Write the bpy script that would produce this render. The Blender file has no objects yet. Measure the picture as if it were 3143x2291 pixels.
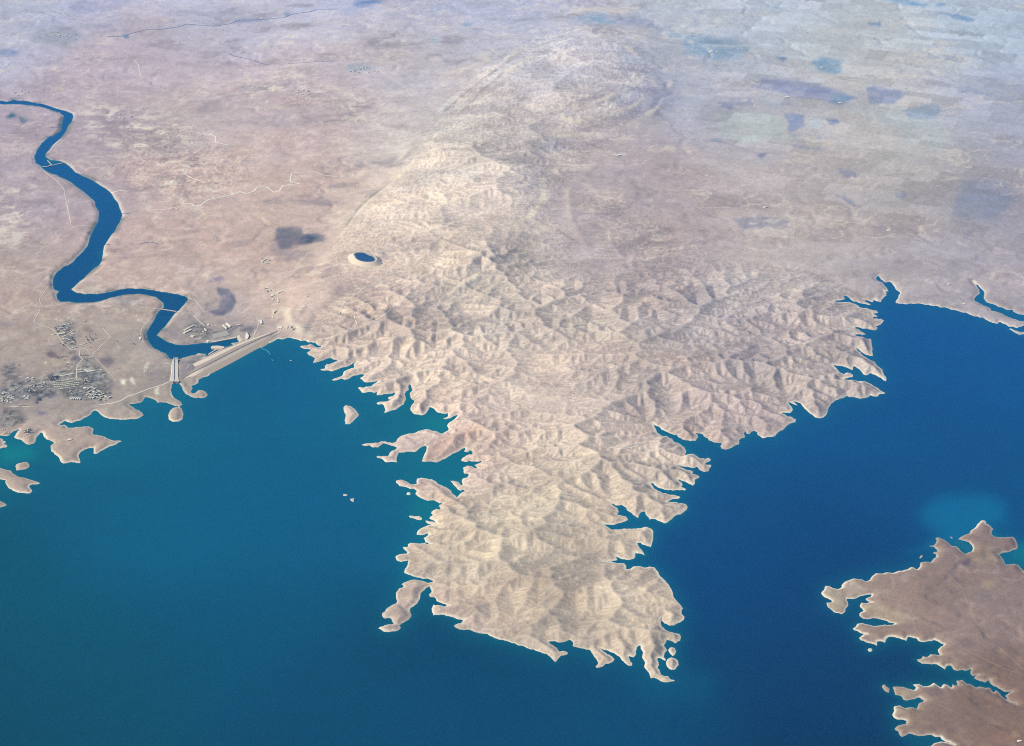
import bpy, math, random
import numpy as np

# ------------------------------------------------------------------ camera, world, sun, exposure
scene = bpy.context.scene
ALT, PITCH, FPX, W0, H0 = 10000.0, math.radians(25.0), 7000.0, 3143.0, 2291.0
cam_d = bpy.data.cameras.new('camera')
cam = bpy.data.objects.new('camera', cam_d)
scene.collection.objects.link(cam)
cam.location = (0, 0, ALT)
cam.rotation_euler = (math.pi/2 - PITCH, 0, 0)
cam_d.sensor_width = 36.0
cam_d.sensor_fit = 'HORIZONTAL'
cam_d.lens = 36.0*FPX/W0
cam_d.clip_start = 10.0
cam_d.clip_end = 600000.0
scene.camera = cam

SUN_EL, SUN_AZ = math.radians(37.0), math.radians(-98.0)      # azimuth from +Y, clockwise positive
sdir = (math.sin(SUN_AZ)*math.cos(SUN_EL), math.cos(SUN_AZ)*math.cos(SUN_EL), math.sin(SUN_EL))
world = bpy.data.worlds.new('World')
scene.world = world
world.use_nodes = True
wn = world.node_tree
bg = wn.nodes['Background']
sky = wn.nodes.new('ShaderNodeTexSky')
sky.sky_type = 'NISHITA'
sky.sun_disc = False
sky.sun_elevation = SUN_EL
sky.sun_rotation = SUN_AZ
sky.altitude = 3000
wn.links.new(sky.outputs['Color'], bg.inputs['Color'])
bg.inputs['Strength'].default_value = 0.08
sun_d = bpy.data.lights.new('sun', 'SUN')
sun_d.energy = 5.0
sun_d.angle = math.radians(0.5)
sun_d.color = (1.0, 0.95, 0.88)
sun = bpy.data.objects.new('sun', sun_d)
scene.collection.objects.link(sun)
sun.location = (0, 0, 20000)
from mathutils import Vector
sun.rotation_euler = Vector(sdir).to_track_quat('Z', 'Y').to_euler()
scene.view_settings.view_transform = 'Standard'
scene.view_settings.look = 'None'
scene.view_settings.exposure = 0.6
scene.view_settings.gamma = 1.0
scene.view_settings.use_curve_mapping = False
scene.cycles.use_denoising = False
scene.cycles.filter_width = 1.05
scene.cycles.max_bounces = 4
scene.cycles.volume_bounces = 1
HAZE_DENSITY, HAZE_COLOR = 5.2e-6, (0.12, 0.44, 1.0, 1.0)

# ------------------------------------------------------------------ helpers: photo pixel <-> ground
cP, sP = math.cos(PITCH), math.sin(PITCH)
def ground(u, v, z=0.0):
    """the point of the level z that the photo shows at source pixel (u, v)"""
    u = np.asarray(u, float); v = np.asarray(v, float)
    a = (u - W0/2)/FPX; b = (v - H0/2)/FPX
    dy = cP - b*sP; dz = -sP - b*cP
    t = (z - ALT)/dz
    return a*t, dy*t
def pixel(x, y, z):
    zz = z - ALT
    dep = y*cP - zz*sP
    up = y*sP + zz*cP
    return W0/2 + FPX*x/dep, H0/2 - FPX*up/dep
def smooth(a, b, x):
    t = np.clip((x - a)/(b - a), 0, 1)
    return t*t*(3 - 2*t)

# traced outlines: every run of points is written in the pixels of one enlarged crop of the photo
CROPS = {'A': (0, 200, 2.75375), 'B': (0, 800, 2.75375), 'C': (800, 800, 2.75375), 'D': (1000, 1300, 2.75375),
         'E': (1000, 1600, 2.75375), 'F': (1600, 1600, 2.75375), 'G': (1700, 1200, 2.75375), 'H': (2000, 1000, 2.75375),
         'I': (2443, 800, 3.1471), 'J': (2443, 1550, 3.1471), 'K': (2443, 1766, 3.1471), 'L': (0, 1250, 4.72),
         'M': (130, 970, 9.068), 'N': (500, 1080, 15.017), 'O': (640, 980, 8.719), 'P': (1020, 740, 9.446),
         'Q': (0, 1050, 5.5075), 'R': (400, 950, 4.534), 'S': (0, 950, 3.7783), 'T': (500, 960, 11.335),
         'U': (80, 420, 11.335), 'V': (800, 780, 5.9), 'W': (0, 0, 2.1181), 'X': (1050, 0, 2.1181), 'Y': (2093, 0, 2.1181),
         'Z': (0, 0, 1.0), 'o': (0, 0, 0.72096)}
def trace(text):
    out = []
    k = 'Z'
    for tok in text.split():
        if tok[0].isalpha():
            k = tok
            continue
        x, y = tok.split(',')
        ox, oy, s = CROPS[k]
        out.append((ox + float(x)/s, oy + float(y)/s))
    return np.array(out)
# ------------------------------------------------------------------ traced shores
MAINLAND = trace('''Z -3600,1337 L 0,410 30,415 80,422 130,412 165,375 230,342 270,322 285,330 240,375 205,445 240,462 290,470 330,500 375,535 430,545 480,535
515,500 525,460 560,405 590,372 610,370 630,420 680,475 740,490 785,515 760,540 730,560 735,600 740,640 775,655 790,685 830,710 865,755 880,795 920,820 970,812 1010,800 1060,800 1120,812
1168,815 1160,770 1140,715 1145,680 1175,645 1230,615 1290,595 1355,588 1358,630 1355,672 1385,682 1420,668 1460,635 1540,595 1620,560 1700,525 1762,500 1750,486 1690,485 1620,482
1560,455 1490,425 1430,410 1365,400 1340,390 1345,360 1360,325 1345,305 1290,280 1220,280 1140,290 1060,302 985,302 975,280 935,255 890,262 850,252 900,232 945,200 985,218 1040,230 1100,205
1190,180 1270,135 1315,110 1330,75 1380,48 1430,75 1480,125 1550,160
B 950,1340 1050,1345 1130,1342 1180,1330 1215,1308 1195,1280 1150,1260 1130,1240 1090,1218 1150,1210 1200,1195 1225,1155 1260,1160
1310,1180 1330,1205 1400,1200 1440,1215 1480,1232 1520,1235 1545,1220 1530,1195 1480,1165 1455,1130 1445,1090 1450,1050 1468,1040 1512,1040 1530,1060 1545,1100 1570,1130 1610,1150 1660,1163 1710,1163
1745,1150 1757,1130 1740,1110 1700,1095 1670,1100 1650,1120 1625,1125 1615,1100 1630,1080 1618,1060 1650,1050 1680,1040 1680,1010 1672,1000 1690,990 1800,940 2000,840 2180,745 2203,735
C 60,705 110,685 150,660 180,668 215,655 260,655 310,668 350,680 385,678 395,690 430,690 460,695 480,715 515,720 505,735 470,735 440,715 420,705 395,718 330,725 345,738 400,748 430,755 385,775 400,795
430,810 460,830 440,870 470,862 530,845 590,825 650,845 560,875 540,895 550,910 495,920 510,928 550,930 600,940 640,925 690,905 740,895 780,870 815,845 785,880 790,905 740,920 700,940 690,975 650,990
597,1008 640,1015 690,1000 710,1010 760,990 810,972 880,965 835,995 860,1010 885,1030 940,1028 1000,1012 960,1040 900,1065 850,1070 818,1075 835,1090 850,1115 900,1115 960,1120 990,1105 980,1140
1020,1140 1080,1130 1140,1115 1120,1145 1075,1160 1080,1175 1110,1180 1060,1192 1000,1195 972,1205 990,1218 1030,1215 1045,1240 1055,1265 1040,1288 1080,1280 1120,1265 1170,1240 1210,1215 1228,1175
1215,1130 1230,1105 1255,1095 1250,1060 1275,1015 1262,1045 1275,1075 1285,1095 1258,1130 1270,1170 1300,1185 1295,1205 1270,1235 1265,1265 1290,1295 1350,1308 1400,1290 1425,1250 1430,1235 1470,1260
1510,1290 1560,1300 1580,1290 1585,1315 1560,1330 1520,1333 1570,1342 1610,1330 1665,1305 1635,1345 1600,1365 1575,1395 1590,1430 1570,1445 1540,1465 1500,1450 1450,1440 1400,1425
D 850,48 780,65 720,85 650,100 610,125 595,155 570,165 520,160 470,150 440,165 400,165 340,168 295,180 320,190 370,185 400,205 440,205 470,180 490,168 560,190 605,205 560,230 535,255 530,275 490,275
430,275 430,290 480,305 510,330 560,325 600,330 600,290 620,245 680,240 760,240 800,205 840,190 855,200 840,250 820,290 808,320 850,325 940,332 980,310 1030,285 1080,255 1130,235 1170,205 1180,215
1165,240 1200,245 1220,225 1240,245 1240,260 1190,270 1155,290 1140,315 1190,328 1215,315 1235,325 1290,325 1320,318 1285,340 1250,350 1280,380 1240,365 1200,355 1155,375 1165,400 1170,425 1210,430
1190,460 1160,465 1148,490 1155,520 1190,525 1140,520 1120,495 1085,485 1043,482 1070,505 1095,535 1115,560 1140,572 1160,560 1200,580 1160,578 1130,600 1110,625 1080,600 1060,570 1020,540 970,520
930,490 890,470 830,462 775,462 765,490 770,510 715,515 680,490 650,478 590,485 595,505 620,530 680,540 740,550 770,570 755,595 770,610 810,635 860,655 910,650 960,675 990,672 950,695 970,725 930,725
890,750 895,770 915,775 880,790 880,810 920,825 935,850 900,830 840,822 850,840 900,860 850,865 800,890 775,910 765,945 810,945 860,930 870,945 825,970 840,1005 890,1020 830,1012 770,1015 720,1008
692,1020 700,1040 650,1042 655,1060 685,1085 690,1100 640,1105 600,1115 587,1130 600,1160 640,1172 700,1160 690,1200 670,1230 662,1265 700,1280 760,1300 800,1308 850,1310 890,1325 908,1332 900,1343
860,1348 800,1328 740,1320 690,1335 640,1360 660,1385 620,1395 592,1430 595,1480 600,1515 560,1535 520,1560 500,1590 475,1605
E 475,800 500,825 545,820 560,850 578,872 530,872 480,890 442,908 470,920 510,935 560,932 610,925 635,905 618,882 660,858 700,835 720,810 722,730 770,700 795,660 800,610 840,575 878,552 885,570 895,605
868,620 880,642 920,645 940,680 990,700 1040,715 960,710 910,705 895,740 905,800 960,795 1020,805 1080,815 1110,830 1160,835 1140,865 1080,878 1100,905 1150,920 1230,925 1258,938 1300,950 1400,975
1500,1005 1600,1035 1700,1075 1760,1085 1820,1110 1870,1125 1900,1150 1945,1195 1965,1165 1990,1135 2040,1130 2050,1110 2020,1098 1970,1100 1940,1065 1900,1040 1880,1018
F 285,1015 320,1028 370,1020 410,1003 430,1015 440,1035 432,1055 460,1065 510,1078 570,1085 590,1105 610,1140 640,1180 650,1200 627,1225 640,1243 690,1230 715,1205 740,1205 775,1190 790,1165 770,1145
720,1115 680,1090 655,1068 700,1090 760,1110 800,1130 840,1160 870,1195 900,1220 940,1225 940,1200 915,1165 905,1140 950,1155 970,1130 968,1100 985,1060 1005,1050 1010,1080 1030,1110 1020,1150 1045,1195
1050,1250 1080,1290 1095,1330 1130,1325 1165,1345 1200,1362 1240,1362 1310,1350 1260,1335 1240,1308 1200,1305 1175,1280 1150,1240 1165,1210 1155,1180 1150,1160 1180,1160 1218,1180 1225,1165 1205,1145
1215,1110 1235,1090 1225,1080 1205,1050 1225,1020 1230,1000 1260,1010 1300,1035 1340,1015 1350,985 1335,950 1290,945 1250,935 1210,910 1180,870 1175,830 1195,805 1185,840 1210,865 1250,885 1290,882
1330,860 1375,835 1380,805 1355,780 1355,750 1370,740 1345,705 1320,680 1290,645 1280,600 1255,550 1220,505 1180,470 1150,420 1125,390 1080,385 1020,385 950,380 920,405 885,408 890,380 870,355 810,355
770,345 720,342 640,325 720,336 745,343 815,330 790,290 830,315 890,328 945,322 965,300 960,260 1000,275 1050,295 1020,245 995,215 980,180 1010,185 1060,210 1102,225 1110,170 1115,110 1115,80 1080,58
1055,48 1010,60 930,65 850,68 790,70 760,70 725,45
G 440,1145 408,1122 435,1132 470,1132 540,1122 600,1105 630,1088 610,1060 560,1050 530,1048 550,1025 540,990 500,970 455,930 480,950 520,970 550,972 575,965 610,990 615,1010 650,1030 680,1055 715,1080
720,1050 740,1025 770,1020 775,1045 800,1070 810,1090 860,1085 900,1105 945,1122 990,1090 1020,1060 1080,1040 1125,1005 1132,980 1110,955 1080,950 1040,940 980,940 950,938 1000,915 1060,910 1070,900
1040,888 980,880 920,865 880,845 840,810 812,783 840,780 850,800 900,825 950,838 1020,842 1110,843 1120,830 1100,820 1075,815 1090,795 1075,770 1045,745 1090,765 1130,780 1175,803 1195,780 1190,755
1235,730 1215,712 1170,705 1180,685 1150,670 1100,655 1060,640 1035,622 1070,635 1120,645 1200,650 1205,640 1230,670 1270,688 1310,680 1330,640 1330,628 1275,620 1320,595 1328,580 1305,565 1280,575
1240,570 1200,545 1160,532 1125,540 1100,545 1120,515 1110,490 1080,460 1020,435 1000,405 950,380 900,372 870,348 862,320 832,272 865,298 890,305 910,330 960,350 1020,375 1040,375 1055,395 1090,415
1150,427 1200,422 1222,390 1215,370 1190,355 1215,360 1260,370 1300,400 1310,420 1360,440 1420,445 1405,470 1415,490 1450,497 1500,485 1560,455 1570,440 1565,420 1590,400 1620,395 1605,360 1620,340
1630,365 1655,365 1670,345 1700,340 1720,355 1720,375 1770,402 1820,390 1870,385 1890,360 1950,320 2000,275 2045,262 2045,240 2010,218
H 1150,770 1110,745 1078,737 1130,738 1175,738 1195,710 1170,670 1150,650 1200,665 1240,680 1215,655 1200,638 1255,655 1290,700 1340,745 1400,780 1450,780 1480,745 1500,690 1550,635 1600,615 1650,595
1700,605 1770,618 1820,610 1850,588 1910,600 1925,578 1985,572 1940,550 1900,520 1850,490 1800,470 1730,465 1620,450 1640,448 1700,435 1705,420 1680,400 1650,395 1625,410 1590,395 1570,370 1530,332
1570,340 1620,345 1670,365 1705,385 1710,340 1740,360 1790,415 1830,415 1850,400 1910,430 1980,472 1980,430 1950,370 1900,330 1890,310 1830,280 1780,245 1740,210 1730,185 1770,220 1870,258 1868,200
1855,110 1820,110 1800,100 1730,85
I 536,716 590,715 640,722 680,712 640,690 590,660 540,647 600,645 660,660 720,670 780,672 790,650 770,635 830,610 852,580 820,562 770,560 735,555 755,545 790,545 780,530 740,510 800,508 780,485 740,480
690,460 600,435 530,405 480,400 420,405 365,393 430,385 480,375 460,340 520,370 560,400 620,415 680,425 735,437 700,410 645,372 700,390 745,405 750,375 780,395 825,405 840,370 860,345 880,335 850,320
890,320 845,295 900,297 880,265 855,240 840,215 800,200 768,168 795,148 820,185 850,208 900,205 930,225 955,255 975,290 1010,312 995,330 990,360 960,395 965,412 1000,420 1070,425 1120,415 1180,415
1260,428 1350,437 1450,455 1550,480 1650,505 1750,540 1850,580 1950,612 1965,590 2000,610 2060,640 2140,655 2190,630 2230,618 2260,600 2203,590 2150,580 2080,555 2000,515 1940,495 1890,490 1880,465
1830,440 1780,415 1730,395 1720,375 1740,345 1780,320 1770,280 1740,240 1715,205 1760,240 1800,280 1820,320 1815,370 1840,405 1900,420 1960,450 2030,475 2075,480 2095,475 2100,495 2150,520 2203,527
2300,560 Z 3400,1040 6600,1300 6600,-1900 -3600,-1900''')
FAR_SHORE = trace('''Z 6700,1900 3300,1790 J 2203,650 2165,600 2150,580 2090,575 2030,580 2010,545 1990,510 1960,480 2000,462 2060,455 2130,430 2145,400 2130,350 2090,308 2010,315 1930,310 1890,285 1890,255
1910,235 1880,205 1840,185 1825,150 1790,148 1760,180 1740,210 1700,240 1680,275 1620,295 1565,335 1610,345 1670,360 1700,390 1710,420 1695,455 1660,465 1640,475 1600,450 1575,420 1550,400 1510,400
1475,365 1430,335 1390,318 1345,320 1360,345 1350,375 1330,395 1290,390 1290,402 1330,405 1350,425 1370,455 1320,458 1350,475 1355,505 1320,530 1300,555 1250,550 1205,555 1195,600 1170,625 1140,605
1110,600 1070,625 1000,635 950,655 880,650 840,665 770,662 735,690 715,725 670,740 630,720 590,715 520,725 470,745 440,775 440,800 410,815 360,805 320,785 280,785 275,815 242,850 260,880 310,905 350,930
340,945 295,945 300,975 340,1015 390,1045 445,1057 475,1035 480,1000 505,975 495,930 490,905 540,910 600,895 660,875 735,865 720,890 670,910 690,930 740,945 690,950 630,945 615,980 640,1005 655,1025
615,1045 612,1070 640,1095 690,1107 740,1095 800,1105 850,1115 900,1140 960,1150 900,1160 820,1165 750,1170 690,1155 640,1140 590,1150 580,1175 545,1195 570,1215 620,1238 680,1250 640,1260 608,1285
625,1310 680,1330 740,1345 780,1365 785,1320 830,1320 860,1340 890,1280 930,1275 1000,1290 1050,1305 1070,1323 1085,1275 1110,1280 1160,1290 1180,1315 1220,1325 1290,1315 1380,1325 1430,1350 1400,1370
1370,1400 1390,1450 1340,1445 1300,1440 1270,1470 1225,1460 1215,1485 1165,1495 1180,1515 1220,1535 1300,1540 1360,1540 1400,1565 1440,1592 1460,1550 1490,1550 K 1520,910 1560,925 1610,915 1640,925
1695,905 1685,950 1710,975 1765,960 1720,1000 1770,1020 1830,1040 1870,1015 1880,1050 1940,1080 2000,1120 2085,1125 2045,1148 2020,1165 2050,1210 2130,1248 2060,1220 2000,1180 1970,1140 1930,1110
1905,1135 1880,1090 1830,1090 1780,1075 1740,1085 1690,1055 1650,1050 1610,1010 1550,1015 1560,1065 1510,1045 1500,1090 1430,1050 1400,1085 1340,1040 1280,1070 1230,1075 1190,1050 1110,1050 1160,1090
1140,1110 1080,1095 1040,1080 990,1075 930,1080 945,1110 960,1160 1010,1165 1040,1205 1080,1210 1150,1195 1190,1180 1240,1215 1190,1235 1170,1290 1110,1275 1060,1285 1010,1260 950,1265 950,1310 930,1345
950,1380 1010,1395 1070,1410 1060,1440 990,1450 950,1485 990,1510 1000,1545 1025,1565 1090,1530 1170,1550 1250,1550 1330,1555 1390,1560 1410,1590 1460,1610 1530,1640 1450,1610 1390,1610 1330,1625
1290,1652 Z 2840,2330 2900,2800 3100,6300 6700,6300''')
ISLANDS = [
 ('small oval island with a pale rim just off the spillway inlet', 'B 1420,1310 1440,1265 1470,1243 1500,1240 1530,1243 1550,1290 1545,1340 1510,1362 1460,1365 1425,1345'),
 ('triangular grey brown island alone in the bay right of the dam', 'C 700,1240 720,1222 760,1230 800,1260 833,1305 800,1340 750,1385 715,1385 710,1350 720,1310 705,1280'),
 ('tiny pale islet, left one of a pair in open water', 'D 141,605 155,596 175,598 187,607 165,615 148,612'),
 ('tiny crescent shaped pale islet, right one of a pair in open water', 'D 205,630 222,640 240,622 236,648 238,668 222,662 208,650'),
 ('tiny round islet just below the two lobed reddish headland', 'D 680,598 690,582 710,582 720,598 708,606 685,606'),
 ('thin elongated pale islet beside the jagged west shore of the peninsula', 'D 695,785 730,780 790,782 815,800 810,820 770,815 715,800'),
 ('grey rounded island with a white rim off the left headland', 'L 220,860 240,825 290,808 360,795 410,808 430,845 415,880 370,900 300,912 230,922 235,890'),
 ('brown forked island reaching in from the left picture edge', 'Z -400,1440 L 0,880 40,895 90,910 160,920 190,965 260,1005 330,1020 400,1040 480,1065 560,1085 580,1108 540,1120 480,1120 440,1130 420,1145 440,1180 468,1210 450,1240 400,1252 330,1245 260,1240 190,1215 130,1180 95,1130 75,1090 85,1065 50,1055 0,1045 Z -400,1480'),
 ('pointed island tip at the far left picture edge', 'Z -300,1520 L 0,1360 40,1378 80,1400 102,1418 60,1440 0,1458 Z -300,1575'),
 ('pale rocky spit at the left picture edge below the town', 'Z -200,1340 L 0,455 30,455 45,470 40,490 75,490 85,515 50,530 95,545 112,565 90,585 40,585 0,600 Z -200,1385'),
 ('thin pale spit at the right picture edge', 'I 2045,655 2070,655 2110,675 2160,690 2210,690 Z 3300,1045 3300,1052 I 2203,712 2160,720 2110,695 2075,670'),
 ('small brown island off the tip of the far right shore', 'K 830,1065 855,1055 880,1080 905,1095 895,1140 860,1120 835,1090'),
 ('tiny round pale islet in the bay of the far right shore', 'J 692,1400 705,1385 725,1383 740,1400 730,1418 705,1420'),
 ('tiny pale islet off the north side of the far right shore', 'J 1192,515 1205,490 1225,485 1225,500 1205,520'),
 ('tiny sliver islet in the small bay of the far right shore', 'J 1477,307 1500,305 1520,322 1505,328'),
 ('round dark island with a pale rim at the peninsula tip', 'F 1222,1200 1232,1172 1250,1158 1275,1153 1300,1160 1325,1180 1332,1215 1300,1255 1260,1256 1232,1232'),
 ('small pale island between the peninsula tip and the round island', 'F 1240,1092 1255,1070 1275,1064 1297,1072 1310,1102 1300,1128 1278,1142 1262,1125 1250,1110'),
]
RIVER = trace('''Z -3600,300 -200,305 A 0,300 60,310 110,295 200,300 300,320 380,335 440,355 500,375 560,390 610,410 620,440 610,475 580,510 560,560 530,600 490,640 445,680 420,715 390,745 385,775 430,805 500,812 545,825
580,850 640,910 700,940 780,975 850,1020 930,1075 960,1120 1000,1170 1015,1220 1035,1265 1020,1310 980,1390 920,1470 880,1530 870,1600
B 865,0 835,45 800,65 750,110 700,160 640,210 600,245 640,270 720,285 820,285 920,268 1020,245 1100,235 1200,238 1300,252 1400,268 1500,285 1570,305 1595,325 1560,370 1520,415 1480,445 1440,500 1390,565
1345,610 1325,632 1370,660 1420,690 1480,710 1560,715 1640,708 1700,698 O 0,640 100,620 400,575 750,515 780,550 830,610 600,655 700,700 450,750 380,730 220,710 70,745 100,775 250,790 300,800 -50,995
-200,1080 R 1060,640 1050,620 950,610 910,635 800,655 740,670 700,690 665,695 555,688 490,615 420,590 340,550
B 1280,720 1245,670 1235,610 1260,570 1310,490 1340,430 1385,400 1380,360 1320,310 1240,290 1150,285 1050,290 920,320 840,345 750,355 640,357 560,350 510,350 480,320 475,285 500,262 460,250 445,210
450,150 480,100 540,50 630,0 A 700,1580 740,1530 755,1470 790,1390 830,1320 835,1240 805,1190 800,1155 740,1100 660,1040 600,990 540,960 480,930 400,905 365,880 340,850 300,830 290,770 310,720 350,660
400,620 470,590 520,550 520,510 540,430 500,400 400,370 330,350 200,335 100,330 0,330 Z -200,335 -3600,340''')
BASIN = trace('P 640,390 690,350 780,340 860,338 940,345 990,370 1080,420 1190,450 1230,490 1248,530 1250,570 1210,600 1130,612 1000,615 900,605 800,575 720,535 670,460')
BASIN_TOE = trace('P 545,385 575,330 700,300 900,300 1020,345 1120,400 1240,425 1310,490 1345,560 1310,640 1200,705 1020,735 850,700 700,635 600,550 560,470')

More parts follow.
